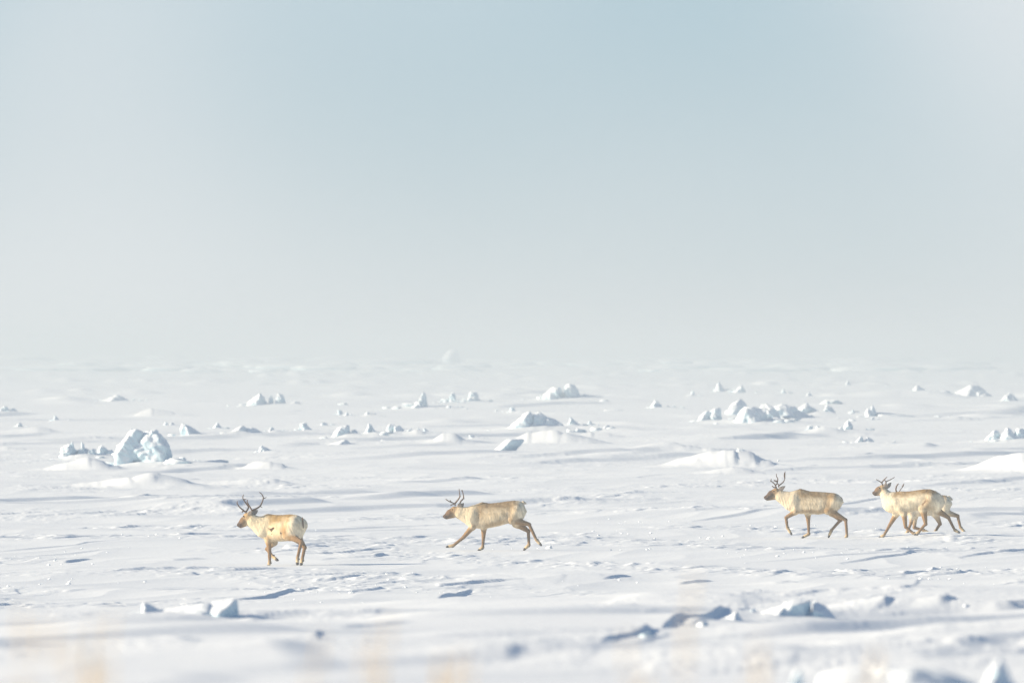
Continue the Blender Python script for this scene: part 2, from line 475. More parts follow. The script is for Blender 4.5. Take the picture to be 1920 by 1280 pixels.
PLACED = []
SITES = []
def ice(label, c, base, lobes, cx=None, name='ice_block', cat='ice block', depth=0.9, front=0.15, rough=1.25, soft=9.0, level=4, mat=None, group='ice blocks frozen into the snow plain', skirt=0.27, fronts=None, turn=None, rx=None, broken=True):
    k = CROPS[c][2]
    allx = [p[0] for l in lobes for p in l]
    cx = cx if cx is not None else 0.5 * (min(allx) + max(allx))
    X, D, z = ray_hit(*px_of(c, cx, base))
    s = D / F / k
    rg = np.random.RandomState(abs(hash(label)) % 1 + int(base * 7 + cx * 13) % 100000)
    V, Fc, off = [], [], 0
    ht = 0
    main = list(lobes)
    fr_list = list(fronts) if fronts else [front] * len(main)
    if broken:
        for l, f_ in zip(main, list(fr_list)):
            lx = [p[0] for p in l]; ly = [p[1] for p in l]
            w_, h_ = max(lx) - min(lx), base - min(ly)
            if h_ / k < 7: continue
            for q in range(2 if h_ / k > 20 else 1):
                cx_ = min(lx) + w_ * rg.uniform(0.12, 0.88); r_ = rg.uniform(0.16, 0.30) * w_; hh = h_ * rg.uniform(0.22, 0.55)
                lobes = lobes + [[(cx_ - r_, base), (cx_ - r_ * rg.uniform(0.7, 1.0), base - hh * rg.uniform(0.3, 0.7)), (cx_ + r_ * rg.uniform(-0.5, 0.2), base - hh), (cx_ + r_ * rg.uniform(0.3, 0.7), base - hh * rg.uniform(0.6, 0.95)), (cx_ + r_, base)]]
                fr_list.append(f_ + 0.1)
    for i, l in enumerate(lobes):
        pl = [((x - cx) * s, (base - y) * s) for x, y in l]
        w = max(np.ptp([p[0] for p in pl]), 0.6 * np.ptp([p[1] for p in pl]))
        ht = max(ht, max(p[1] for p in pl))
        fr = fr_list[i]
        tn = turn if turn is not None else (1.1 if fr < -0.3 else None)
        fr = max(fr, -0.3) if turn is None else fr
        y_off = (i % 3 - 1) * 0.12 * w if i < len(main) else -0.45 * depth * w * rg.uniform(0.6, 1.1)
        v, f = lobe(pl, depth * w * rg.uniform(0.9, 1.15), y_off, rg, level, 0.3 + 0.1 * w, fr, rough, soft, tn, rx)
        V.append(v); Fc.append(f + off); off += len(v)
    V = np.concatenate(V); Fc = np.concatenate(Fc)
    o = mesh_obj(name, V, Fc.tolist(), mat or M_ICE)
    o.location = (X, D, z - 0.02)
    tag(o, label, cat, group)
    wid = np.ptp(allx) * s
    if skirt > 0:
        PLACED.append((X + 0.1 * wid, D, 1.4 * skirt * ht, wid * 1.5, wid * 2.4, min(wid * 1.5, 2.2 * ht) + 0.8, 1.2))
        SITES.append((X, D, wid, ht))
    return o

ice('largest ice block, a tall double-humped boulder with a notched snowy top', 'a', 950,
    [[(855, 890), (850, 790), (900, 740), (965, 650), (1060, 660), (1080, 760), (1020, 930), (900, 930)],
     [(975, 800), (1030, 715), (1110, 668), (1190, 660), (1240, 700), (1298, 770), (1304, 890), (1250, 945), (1110, 958), (1000, 920)],
     [(955, 710), (972, 643), (1000, 655), (1015, 720)],
     [(1095, 710), (1130, 662), (1195, 655), (1222, 710), (1150, 760)]], level=4, rough=0.9, soft=10, skirt=0.09, depth=0.75)
ice('ragged low ice block with two thin spikes, left of the largest boulder', 'a', 893,
    [[(450, 800), (480, 780), (540, 762), (580, 810), (560, 880), (465, 890)], [(512, 800), (533, 743), (556, 790), (545, 830)],
     [(560, 820), (640, 795), (690, 830), (660, 880), (580, 885)], [(604, 810), (611, 743), (640, 780), (645, 830)], [(650, 805), (720, 800), (705, 875), (640, 875)]], level=4)
ice('crumbly ice heap wedged between the ragged block and the largest boulder', 'a', 872,
    [[(730, 835), (750, 775), (800, 800), (815, 870), (740, 872)], [(790, 820), (830, 805), (855, 835), (845, 875), (790, 875)]])
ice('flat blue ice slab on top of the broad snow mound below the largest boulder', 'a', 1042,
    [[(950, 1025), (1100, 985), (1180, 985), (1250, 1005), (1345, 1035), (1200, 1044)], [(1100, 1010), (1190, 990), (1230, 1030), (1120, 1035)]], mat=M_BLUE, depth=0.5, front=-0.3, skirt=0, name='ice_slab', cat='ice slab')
ice('shark-fin shaped ice block with an upright left edge and long shaded right slope', 'a', 722,
    [[(1350, 655), (1365, 610), (1405, 622), (1440, 720), (1372, 722)], [(1385, 622), (1420, 625), (1560, 718), (1400, 722)]], soft=20, rough=0.5)
ice('small rounded ice lump just right of the shark-fin block', 'a', 655, [[(1582, 650), (1620, 603), (1642, 610), (1672, 652)]])
ice('small shaded ice lump just above and left of the shark-fin block', 'a', 635, [[(1222, 630), (1232, 600), (1255, 605), (1275, 634)], [(1248, 634), (1285, 603), (1335, 636)]])
ice('tiny leaning ice splinter alone on the far left snow', 'a', 602, [[(394, 565), (401, 546), (440, 575), (468, 600), (425, 604)]])
ice('small ice crumb on the low swell at the far left edge', 'a', 642, [[(110, 638), (140, 605), (165, 612), (178, 642)], [(92, 642), (115, 622), (135, 642)]])
ice('low half-buried slab at the right foot of the largest boulder', 'a', 908, [[(1325, 902), (1350, 868), (1400, 860), (1432, 884), (1365, 910)]], depth=0.6, name='ice_slab', cat='ice slab')
ice('small ice lump on the low ridge above the shark-fin block', 'a', 548, [[(1180, 540), (1195, 512), (1230, 515), (1255, 545)]])
ice('broad snow-covered hummock with a shaded right shoulder, right of the shark-fin block', 'b', 690,
    [[(50, 690), (130, 640), (200, 602), (250, 610), (270, 690)], [(215, 640), (280, 612), (362, 662), (350, 690), (230, 690)]], rough=0.7, name='ice_hummock', cat='ice hummock')
ice('small pointed ice lump right beside the broad snow-covered hummock', 'b', 663, [[(393, 645), (420, 610), (440, 620), (472, 662), (400, 664)]])
ice('shaded witch-hat shaped ice peak standing alone above the left caribou', 'b', 655, [[(622, 650), (628, 585), (665, 580), (700, 620), (710, 655)], [(570, 652), (625, 612), (650, 655)], [(680, 610), (758, 642), (740, 656), (680, 655)]])
ice('little white ice lump between the witch-hat peak and the square white block', 'b', 606, [[(765, 600), (775, 580), (805, 578), (832, 602)]])
ice('square white ice block with a flat sloping top and crumbs at its right', 'b', 704,
    [[(848, 702), (850, 668), (895, 605), (985, 597), (992, 690), (930, 704)], [(990, 645), (1020, 630), (1045, 645), (1070, 688), (990, 692)]], rough=0.7)
ice('dark shaded snow wedge in front of the square white block', 'b', 752, [[(750, 752), (820, 735), (900, 703), (930, 702), (1006, 745), (1000, 754)]], front=-0.9, depth=0.9, rough=0.4, skirt=0, name='snow_wedge', cat='snow wedge')
ice('narrow pointed ice block with a bright left face, right of the square white one', 'b', 690,
    [[(1078, 690), (1095, 640), (1118, 585), (1142, 598), (1150, 682)], [(1132, 602), (1150, 605), (1206, 668), (1150, 684)]], soft=20, rough=0.6)
ice('ice wedge with bright left tip and wide shaded face, right of the narrow pointed block', 'b', 660,
    [[(1244, 632), (1270, 588), (1312, 602), (1300, 642)], [(1296, 606), (1350, 598), (1398, 640), (1340, 662), (1290, 648)]], rough=0.7)
ice('first small ice crumb right of the wide shaded wedge', 'b', 650, [[(1396, 648), (1420, 620), (1450, 648)]])
ice('middle ice crumb of the row trailing right from the wide shaded wedge', 'b', 652, [[(1448, 650), (1475, 616), (1502, 650)]])
ice('last and bluest ice crumb of the row trailing right from the wide shaded wedge', 'b', 666, [[(1503, 664), (1512, 618), (1532, 625), (1578, 668)]])
ice('low dark plate of snow under the narrow pointed block', 'b', 733, [[(1195, 728), (1200, 702), (1260, 707), (1328, 723), (1310, 735)]], front=-0.9, rough=0.4, skirt=0, name='snow_plate', cat='snow plate')
ice('small dark ice tip above the square white block', 'b', 526, [[(890, 524), (896, 488), (920, 492), (938, 528)]], front=-0.4)
ice('small white ice dome above the square white block', 'b', 538, [[(925, 536), (960, 503), (990, 538)]])
ice('small white ice point above the narrow pointed block', 'b', 538, [[(1065, 538), (1110, 498), (1134, 536)]])
ice('small shaded ice point, right neighbour of the white point above the narrow block', 'b', 538, [[(1138, 538), (1160, 508), (1195, 536)]], front=-0.4)
ice('hazy wide ice hummock with several knobs, upper left of the plain', 'b', 470,
    [[(200, 462), (300, 400), (345, 368), (372, 385), (400, 455)], [(385, 445), (410, 383), (432, 400), (436, 455)], [(425, 455), (460, 368), (500, 383), (530, 445)], [(500, 455), (580, 430), (690, 468), (520, 474)]], name='ice_hummock', cat='ice hummock')
ice('hazy ice hummock with one tall thin spire', 'b', 486, [[(1360, 484), (1440, 440), (1500, 420), (1560, 484)], [(1468, 440), (1500, 368), (1516, 360), (1536, 380), (1545, 450)], [(1530, 475), (1635, 472), (1645, 488), (1520, 489)]], name='ice_hummock', cat='ice hummock')
ice('hazy pale ice knob, first right of the thin spire', 'b', 444, [[(1695, 415), (1715, 362), (1740, 365), (1752, 440), (1695, 442)], [(1640, 444), (1660, 424), (1700, 430), (1710, 446)]])
ice('wider hazy pale ice knob, second right of the thin spire', 'b', 435, [[(1825, 420), (1848, 364), (1898, 358), (1930, 420), (1880, 435)], [(1780, 433), (1800, 405), (1850, 433)]])
ice('small lone wedge with a bright tip on bare snow above the left caribou', 'b', 800, [[(322, 790), (330, 753), (350, 745), (400, 775), (395, 800)], [(345, 756), (365, 755), (458, 796), (390, 802)]])
ice('small dark ice chunk on the drift left of the large central mound', 'c', 704, [[(62, 702), (74, 670), (110, 676), (155, 690), (150, 706)]], front=-0.4)
ice('large central ice mound, bright on the left and dark blue on the right', 'c', 640,
    [[(310, 642), (420, 562), (490, 500), (545, 506), (560, 600), (500, 642)], [(510, 630), (538, 512), (580, 503), (640, 545), (650, 632)], [(600, 630), (620, 540), (715, 560), (790, 612), (640, 634)]], level=4, rough=0.6, depth=0.75, name='ice_mound', cat='ice mound')
ice('pointed ice block at the right end of the large central mound', 'c', 608, [[(775, 598), (800, 541), (832, 560), (845, 608)], [(815, 566), (840, 564), (892, 604), (820, 608)]])
ice('small bright ice lump right of the pointed block by the central mound', 'c', 608, [[(918, 606), (935, 568), (955, 572), (985, 598), (970, 610)]])
ice('low dark ice ridge alone right of the central mound', 'c', 622, [[(1008, 620), (1050, 598), (1080, 604), (1118, 622)]], front=-0.6, rough=0.6)
ice('shaded smooth snow wedge on the slope below the central mound', 'c', 797, [[(208, 799), (300, 717), (330, 700), (472, 697), (430, 742), (265, 800)]], front=-1.0, depth=0.7, rough=0.3, skirt=0, name='snow_wedge', cat='snow wedge')
ice('dark broken ice plates on the drift crest below the central mound', 'c', 662, [[(768, 655), (780, 628), (830, 636), (892, 650), (890, 664)], [(836, 640), (850, 622), (925, 634), (880, 645)]], front=-0.5, depth=0.5, skirt=0, name='ice_slab', cat='ice slab')
ice('tiny dark ice tip on the right tail of the drift below the central mound', 'c', 690, [[(955, 686), (980, 662), (1045, 692)]], front=-0.4, skirt=0)
ice('hazy pile of pale ice boulders in the middle distance above the central mound', 'c', 433,
    [[(545, 400), (640, 332), (740, 322), (765, 410)], [(735, 425), (755, 322), (790, 303), (850, 310), (885, 365), (885, 432)], [(860, 405), (890, 375), (1030, 408), (900, 420)], [(635, 434), (700, 390), (790, 400), (810, 434)]], name='ice_hummock', cat='ice hummock')
ice('small hazy ice lump just left of the central mound top', 'c', 514, [[(353, 504), (370, 468), (395, 470), (428, 512), (375, 514)]])
ice('smaller hazier ice lump second to the left of the central mound top', 'c', 508, [[(253, 508), (275, 484), (295, 508)]])
ice('flat dark slab of ice lying between the central mound and the lone white cone', 'c', 502, [[(1025, 500), (1040, 486), (1120, 484), (1188, 492), (1170, 502)]], front=-0.5, rough=0.6, name='ice_slab', cat='ice slab')
ice('lone white ice cone with a shard at its right, right of centre', 'c', 485, [[(1368, 480), (1415, 416), (1440, 425), (1482, 480), (1400, 487)], [(1478, 474), (1500, 460), (1530, 464), (1490, 478)]])
ice('leftmost knobbly block of the large ice pile on the right', 'd', 440, [[(138, 438), (150, 400), (195, 372), (215, 390), (215, 440)], [(195, 400), (230, 362), (266, 358), (274, 400), (262, 442), (205, 442)]])
ice('tallest white block behind the left half of the large ice pile', 'd', 412, [[(268, 412), (310, 350), (360, 311), (390, 325), (412, 348), (400, 412)]], rough=0.7)
ice('rounded white boulder at the front of the large ice pile', 'd', 445, [[(322, 444), (370, 376), (410, 350), (460, 355), (520, 400), (505, 447), (400, 448)], [(440, 440), (480, 395), (505, 405), (500, 446)]], rough=0.7)
ice('grey weathered boulder in the middle of the large ice pile', 'd', 443, [[(450, 380), (505, 336), (550, 350), (605, 420), (600, 445), (480, 446)]], rough=1.2)
ice('blue shaded slabs at the right end of the large ice pile', 'd', 437, [[(540, 360), (620, 337), (680, 355), (700, 436), (560, 440)], [(640, 360), (680, 352), (722, 400), (795, 432), (640, 439)]], rough=1.0, front=-0.15)
ice('jagged ice shards behind the right end of the large ice pile', 'd', 405, [[(685, 365), (735, 333), (770, 365), (765, 404), (700, 404)], [(750, 360), (780, 362), (865, 407), (760, 408)], [(815, 378), (840, 343), (895, 372), (850, 394)]])
ice('thin shaded slab at the top right of the large ice pile', 'd', 346, [[(798, 330), (820, 316), (880, 313), (935, 322), (860, 347)]], front=-0.4, name='ice_slab', cat='ice slab')
ice('long shaded snow ridge with a small spike at its left end', 'd', 414, [[(1046, 412), (1052, 375), (1082, 362), (1120, 385), (1120, 414)], [(1078, 380), (1093, 343), (1112, 375), (1112, 395)], [(1100, 385), (1250, 394), (1345, 412), (1110, 416)]], front=-0.35, skirt=0.05, rough=0.7, name='ice_ridge', cat='ice ridge')
ice('tiny ice lump left of the spike of the long shaded ridge', 'd', 398, [[(968, 396), (984, 368), (1000, 385), (1002, 398)]])
ice('tiny ice lump below the spike of the long shaded ridge', 'd', 431, [[(1075, 430), (1095, 408), (1120, 430)]])
ice('far long blue wedge of ice near the right edge', 'd', 300, [[(1285, 304), (1305, 262), (1335, 236), (1365, 262), (1440, 300)], [(1380, 304), (1410, 266), (1500, 264), (1570, 304)], [(1490, 304), (1600, 258), (1640, 233), (1690, 240), (1760, 296), (1750, 304)]], front=-0.5, skirt=0, rough=0.7, name='ice_ridge', cat='ice ridge')
ice('hazy white lump right of the far long blue wedge', 'd', 325, [[(1775, 324), (1830, 278), (1872, 295), (1898, 326)]])
ice('square small ice cube, farther left of two beside the ragged spire', 'd', 487, [[(733, 487), (740, 454), (768, 455), (770, 487)]])
ice('rounder small ice cube between the square cube and the ragged spire', 'd', 489, [[(773, 488), (788, 457), (822, 470), (822, 489)]])
ice('ragged white ice spire with a broad foot, right of the large pile', 'd', 498, [[(892, 494), (910, 465), (940, 470), (1002, 494), (930, 502)], [(918, 480), (942, 435), (955, 427), (985, 445), (998, 490)], [(995, 497), (1048, 488), (1065, 507)]])
ice('low broken ice lumps just below the ragged white spire', 'd', 552, [[(980, 552), (1010, 530), (1030, 513), (1048, 535), (1046, 554)], [(1040, 545), (1062, 518), (1118, 553), (1050, 556)]])
ice('bright ice blocks cut by the right edge of the picture', 'd', 552, [[(1785, 548), (1800, 500), (1830, 468), (1870, 500), (1905, 532), (1900, 553)], [(1855, 500), (1870, 470), (1920, 474), (1950, 520), (1890, 545)], [(1700, 530), (1760, 478), (1790, 490), (1790, 535)]], rough=0.8)
ice('white knob on the left shoulder of the broad mound above the walking caribou', 'd', 626, [[(186, 628), (205, 600), (228, 597), (240, 628)]], skirt=0)
ice('grey broken slab capping the broad mound above the walking caribou', 'd', 634, [[(320, 606), (345, 578), (400, 598), (488, 628), (400, 636)], [(365, 630), (380, 612), (490, 628), (440, 638)]], front=-0.5, depth=0.5, skirt=0, name='ice_slab', cat='ice slab')
ice('small dark ice chunk right of the broad mound above the walking caribou', 'd', 660, [[(552, 657), (580, 640), (613, 650), (592, 662)]], front=-0.5, skirt=0)
ice('far pale cone above the left part of the large ice pile', 'd', 276, [[(222, 274), (250, 218), (276, 246), (290, 277)]])
ice('far pale humped block right of the far pale cone', 'd', 281, [[(322, 282), (350, 258), (388, 233), (404, 282)]])
ice('far tiny pale lump, first left of the far pale cone', 'd', 299, [[(88, 300), (115, 263), (132, 299)]])
ice('far pale knob above the right end of the large ice pile', 'd', 282, [[(592, 282), (610, 254), (628, 282)]])
ice('far pale low knob above the jagged shards', 'd', 297, [[(728, 297), (745, 274), (775, 297)]])
ice('far hazy peak above the jagged shards', 'd', 250, [[(935, 248), (960, 206), (985, 248)], [(880, 250), (905, 238), (945, 250)], [(975, 250), (1040, 252), (1060, 262), (975, 262)]])
ice('ghostly pale ice block standing on the skyline in the haze', 'p', 682, [[(826, 680), (833, 662), (845, 654), (858, 655), (866, 681)]], soft=8, rough=0.5, skirt=0.1)
ice('hazy pale mound on the far snow, upper left', 'a', 448, [[(740, 446), (800, 425), (880, 398), (920, 410), (985, 446)]], name='ice_hummock', cat='ice hummock')
ice('hazy broken lump at the far left edge', 'a', 524, [[(-20, 520), (20, 480), (60, 490), (90, 524)], [(60, 524), (85, 490), (150, 530), (90, 535)]], name='ice_hummock', cat='ice hummock')

# nearer pieces, out of focus
ice('long low near ice slab with upturned left tip and blue-green edge, left of centre', 'p', 1149,
    [[(264, 1151), (266, 1125), (275, 1126), (300, 1138), (322, 1151)], [(276, 1151), (290, 1137), (350, 1132), (404, 1126), (418, 1151)], [(366, 1151), (388, 1126), (425, 1119), (446, 1118), (448, 1151)]],
    depth=0.8, front=-0.35, turn=1.0, rough=0.5, soft=20, skirt=0, broken=False, mat=M_ICE, name='ice_slab', cat='ice slab')
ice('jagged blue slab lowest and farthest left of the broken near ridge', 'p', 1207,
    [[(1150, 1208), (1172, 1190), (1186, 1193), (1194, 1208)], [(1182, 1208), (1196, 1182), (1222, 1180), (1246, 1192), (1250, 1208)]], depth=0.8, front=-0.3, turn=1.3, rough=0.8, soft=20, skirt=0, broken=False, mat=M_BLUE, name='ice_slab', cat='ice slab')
ice('middle jagged slab of the broken near ridge, dark on its right', 'p', 1180,
    [[(1222, 1182), (1250, 1166), (1274, 1163), (1300, 1170), (1306, 1182)], [(1288, 1181), (1302, 1164), (1330, 1160), (1340, 1181)]], depth=0.8, front=-0.2, turn=1.1, rough=0.8, soft=20, skirt=0, broken=False, name='ice_slab', cat='ice slab')
ice('thin tilted slab of the near ridge, just left of the blocky snow-capped slab', 'p', 1166,
    [[(1322, 1168), (1350, 1154), (1392, 1142), (1400, 1150), (1376, 1168)]], depth=0.8, front=-0.3, turn=1.2, rough=0.7, soft=20, skirt=0, broken=False, name='ice_slab', cat='ice slab')
ice('blocky near ice slab with snow cap and dark blue right side', 'p', 1161,
    [[(1360, 1163), (1410, 1143), (1480, 1125), (1490, 1163)], [(1440, 1163), (1470, 1123), (1500, 1119), (1523, 1121), (1524, 1160)],
     [(1518, 1134), (1522, 1122), (1562, 1134), (1582, 1149), (1560, 1149)], [(1512, 1162), (1516, 1140), (1576, 1158), (1560, 1165)], [(1400, 1142), (1406, 1134), (1420, 1138), (1424, 1146)]],
    broken=False, depth=0.9, front=-0.1, turn=0.35, rough=0.4, soft=28, skirt=0.1, name='ice_slab', cat='ice slab')
ice('small snow-capped ice lump by the right edge of the picture, between two blue shadows', 'p', 1146, [[(1790, 1147), (1812, 1128), (1838, 1134), (1862, 1147)]], depth=0.8, front=0.0, rough=0.5, skirt=0.1)
ice('blurred frosted snow hummock with blue shade, bottom right corner', 'p', 1280,
    [[(1478, 1300), (1500, 1258), (1560, 1244), (1640, 1238), (1730, 1246), (1810, 1264), (1850, 1300)],
     [(1472, 1300), (1486, 1254), (1500, 1247), (1518, 1300)], [(1545, 1300), (1600, 1250), (1640, 1234), (1668, 1254), (1680, 1300)],
     [(1820, 1300), (1862, 1234), (1878, 1226), (1902, 1262), (1925, 1300)]], depth=1.0, fronts=[-0.2, 0.2, 0.0, 0.1], turn=1.7, broken=False, rough=1.3, soft=9, skirt=0.1, name='snow_hummock', cat='snow hummock')

MOUNDS += PLACED

# wind-cut ledges: edges that run away from the eye and drop to the right
LEDGES = []      # ys, xs, height, width of the back slope
def ledge(pts, h, wl=1.2):
    P = sorted([ray_hit(*p, first=True) for p in pts], key=lambda q: q[1])
    LEDGES.append((np.array([q[1] for q in P]), np.array([q[0] for q in P]), h, wl))
ledge([(1100, 1216), (1150, 1208), (1205, 1193), (1262, 1172), (1325, 1162), (1394, 1146)], 0.055, 2.2)
ledge([(1170, 1212), (1240, 1200)], 0.025)
ledge([(1290, 1180), (1380, 1166)], 0.025)
ledge([(820, 1099), (900, 1094), (976, 1087)], 0.06)
ledge([(818, 1121), (882, 1107)], 0.07)
ledge([(1755, 1143), (1800, 1137)], 0.09)
ledge([(1866, 1145), (1935, 1136)], 0.10)
ledge([(1632, 1144), (1702, 1134)], 0.06)
ledge([(928, 1236), (965, 1222)], 0.035)
ledge([(878, 1217), (898, 1212)], 0.02)
ledge([(448, 1124), (500, 1121), (562, 1107)], 0.07)
ledge([(588, 1198), (596, 1186)], 0.03)
ledge([(1130, 1088), (1180, 1081)], 0.05)
ledge([(1270, 1097), (1330, 1090)], 0.05)
ledge([(1450, 1096), (1490, 1093)], 0.06)
ledge([(1690, 1078), (1760, 1073)], 0.05)
ledge([(600, 1090), (690, 1080)], 0.06)
ledge([(120, 1056), (165, 1049)], 0.06)
ledge([(320, 1052), (380, 1048)], 0.05)
ledge([(640, 1180), (760, 1170)], 0.03, 2.5)
_rl = np.random.RandomState(21)
for _k in range(38):
    _D = 1.0 / _rl.uniform(1 / 1100.0, 1 / 205.0)
    _x = _rl.uniform(-0.05, 0.05) * _D
    _l = _rl.uniform(5, 16) * (_D / 250) ** 0.7
    _a = math.tan(math.radians(_rl.uniform(4, 30)))
    _n = np.linspace(0, 1, 5)
    if all(math.hypot(_x - q[0], _D - q[1]) > 0 for q in PLACED):
        LEDGES.append((_D + _l * _n, _x + _a * _l * _n + 0.15 * _rl.normal(size=5), _rl.uniform(0.02, 0.05) * (_D / 260) ** 0.45, _rl.uniform(0.7, 2.0)))

_rs = np.random.RandomState(33)
for _k in range(46):
    _D = 1.0 / _rs.uniform(1 / 1250.0, 1 / 300.0)
    _x = _rs.uniform(-0.055, 0.05) * _D
    _l = _rs.uniform(18, 60) * (_D / 500) ** 0.8
    _a = math.tan(math.radians(_rs.uniform(5, 24)))
    _n = np.linspace(0, 1, 6)
    LEDGES.append((_D + _l * _n, _x + _a * _l * _n + 0.5 * _rs.normal(size=6), _rs.uniform(0.10, 0.24) * (_D / 500) ** 0.4, _rs.uniform(3, 8), _rs.uniform(0.5, 1.3)))
for _k in range(7):
    _D = _rs.uniform(66, 125)
    _x = _rs.uniform(-0.045, 0.045) * _D
    _l = _rs.uniform(10, 26)
    _a = math.tan(math.radians(_rs.uniform(-8, 22)))
    _n = np.linspace(0, 1, 6)
    LEDGES.append((_D + _l * _n, _x + _a * _l * _n + 0.1 * _rs.normal(size=6), _rs.uniform(0.03, 0.07), _rs.uniform(1.0, 2.5), _rs.uniform(0.25, 0.5)))

def ledge_height(x, y):
    z = np.zeros_like(x)
    for ys, xs_, h, wl, *soft in LEDGES:
        y0, y1 = ys[0], ys[-1]
        ln = y1 - y0
        idx = np.nonzero((y > y0 - 0.2 * ln) & (y < y1 + 0.2 * ln) & (x > xs_.min() - 4 * wl) & (x < xs_.max() + 3.5))
        if len(idx[0]) == 0: continue
        X, Y = x[idx], y[idx]
        slp = abs(xs_[-1] - xs_[0]) / max(ln, 0.1)
        stp = np.where(Y < 150, 0.28, np.where(Y < 192, 0.9, np.where(Y < 296, 0.19, 0.30 * (Y / 296.0) ** 2)))
        wd = 0.06 + 1.1 * slp * stp + (soft[0] if soft else 0.0)
        dx = X - np.interp(Y, ys, xs_) - 0.05 * noise(Y / (0.35 * ln + 0.5), np.full_like(Y, xs_[0]), 91) - 0.012 * noise(Y / 0.9, X / 3, 92)
        t = (Y - y0) / ln
        end = sstep(-0.18, 0.25, t) * sstep(1.18, 0.75, t) * (0.85 + 0.3 * noise(Y / (0.3 * ln + 0.3), np.full_like(Y, 3.3 + xs_[0]), 93))
        z[idx] += h * end * np.where(dx < 0, np.exp(dx / wl), 1 - sstep(0.0, 1.0, dx / wd))
    return z

# ------------------------------------------------------------------ caribou: where they stand
HERD = {}
def stand(key, px, py, r=1.5):
    HERD[key] = ray_hit(px, py)
    CALM.append((HERD[key][0], HERD[key][1], r))
stand(1, 420 + 760 / 7.11, 900 + 1135 / 7.11)
stand(2, 810 + 1000 / 8.348, 900 + 1102 / 8.348, 1.7)
stand(3, 1410 + 900 / 8.0, 870 + 1108 / 8.0, 1.7)
stand(4, 1610 + 345 / 8.532, 880 + 1088 / 8.532, 1.7)
D5 = HERD[4][1] + 4.6
X5 = (1610 + 1300 / 8.532 - 960) / F * D5
CALM.append((X5, D5, 1.7))
HERD[5] = (X5, D5, float(height(np.array([X5]), np.array([D5]), False)[0]))
BY5 = (EY - (HERD[5][2] - ZC) / D5 * F - 880) * 8.532      # row of its ground in the crop

# ------------------------------------------------------------------ ground: one sheet round the camera out to the horizon
def build_ground():
    half = math.atan(0.052)
    az_d = np.linspace(-half, half, 780)
    grow = half + np.cumsum(np.geomspace(half * 2 / 780 * 2, 0.16, 60))
    grow = grow[grow < math.pi - 0.05]
    az = np.concatenate([-grow[::-1], az_d, grow])
    rows = [0.6, 2, 5, 10, 16, 24, 32, 40, 47]
    d = 52.0
    while d < 9500:
        rows.append(d)
        if d < 150: st = 0.28
        elif d < 192: st = 0.9
        elif d < 296: st = 0.19
        else: st = 0.30 * (d / 296.0) ** 2
        d += min(st, 200)
    rows.append(12000.0)
    r = np.array(rows)
    A, R = np.meshgrid(az, r)
    # rows are straight lines of equal depth inside the view, circles elsewhere
    X = np.sin(A) * R; Y = np.cos(A) * R
    nx, nr = len(az), len(r)
    Z = height(X.ravel(), Y.ravel()).reshape(X.shape)
    V = np.stack([X, Y, Z], -1).reshape(-1, 3)
    i = np.arange(nr - 1)[:, None] * nx; j = np.arange(nx - 1)[None, :]
    a = (i + j).ravel()
    Q = np.stack([a, a + 1, a + nx + 1, a + nx], -1)
    ii = np.arange(nr - 1) * nx
    close = np.stack([ii + nx - 1, ii, ii + nx, ii + 2 * nx - 1], -1)
    Q = np.concatenate([Q, close])
    Q = Q[:, ::-1]
    return V, Q

gv, gq = build_ground()
# counter-clockwise from above
g = quad_mesh_obj('snow_ground', gv, gq, M_SNOW)
tag(g, kind='structure')
print('ground verts', len(gv))

# ------------------------------------------------------------------ haze
def haze_box(density):
    hx, z0, z1 = 12600.0, -3.5, 12.0
    v = [(x, y, z) for x in (-hx, hx) for y in (-hx, hx) for z in (z0, z1)]
    f = [(0, 1, 3, 2), (4, 6, 7, 5), (0, 4, 5, 1), (2, 3, 7, 6), (0, 2, 6, 4), (1, 5, 7, 3)]
    m = bpy.data.materials.new('drifting_ice_haze')
    m.use_nodes = True
    nt = m.node_tree; nt.nodes.clear()
    out = nt.nodes.new('ShaderNodeOutputMaterial')
    pv = nt.nodes.new('ShaderNodeVolumePrincipled')
    pv.inputs['Color'].default_value = (0.66, 0.725, 0.755, 1)
    pv.inputs['Density'].default_value = density
    pv.inputs['Anisotropy'].default_value = 0.2
    nt.links.new(pv.outputs[0], out.inputs['Volume'])
    o = mesh_obj('haze', v, f, m, smooth=False)
    tag(o, kind='stuff')
haze_box(0.00066)

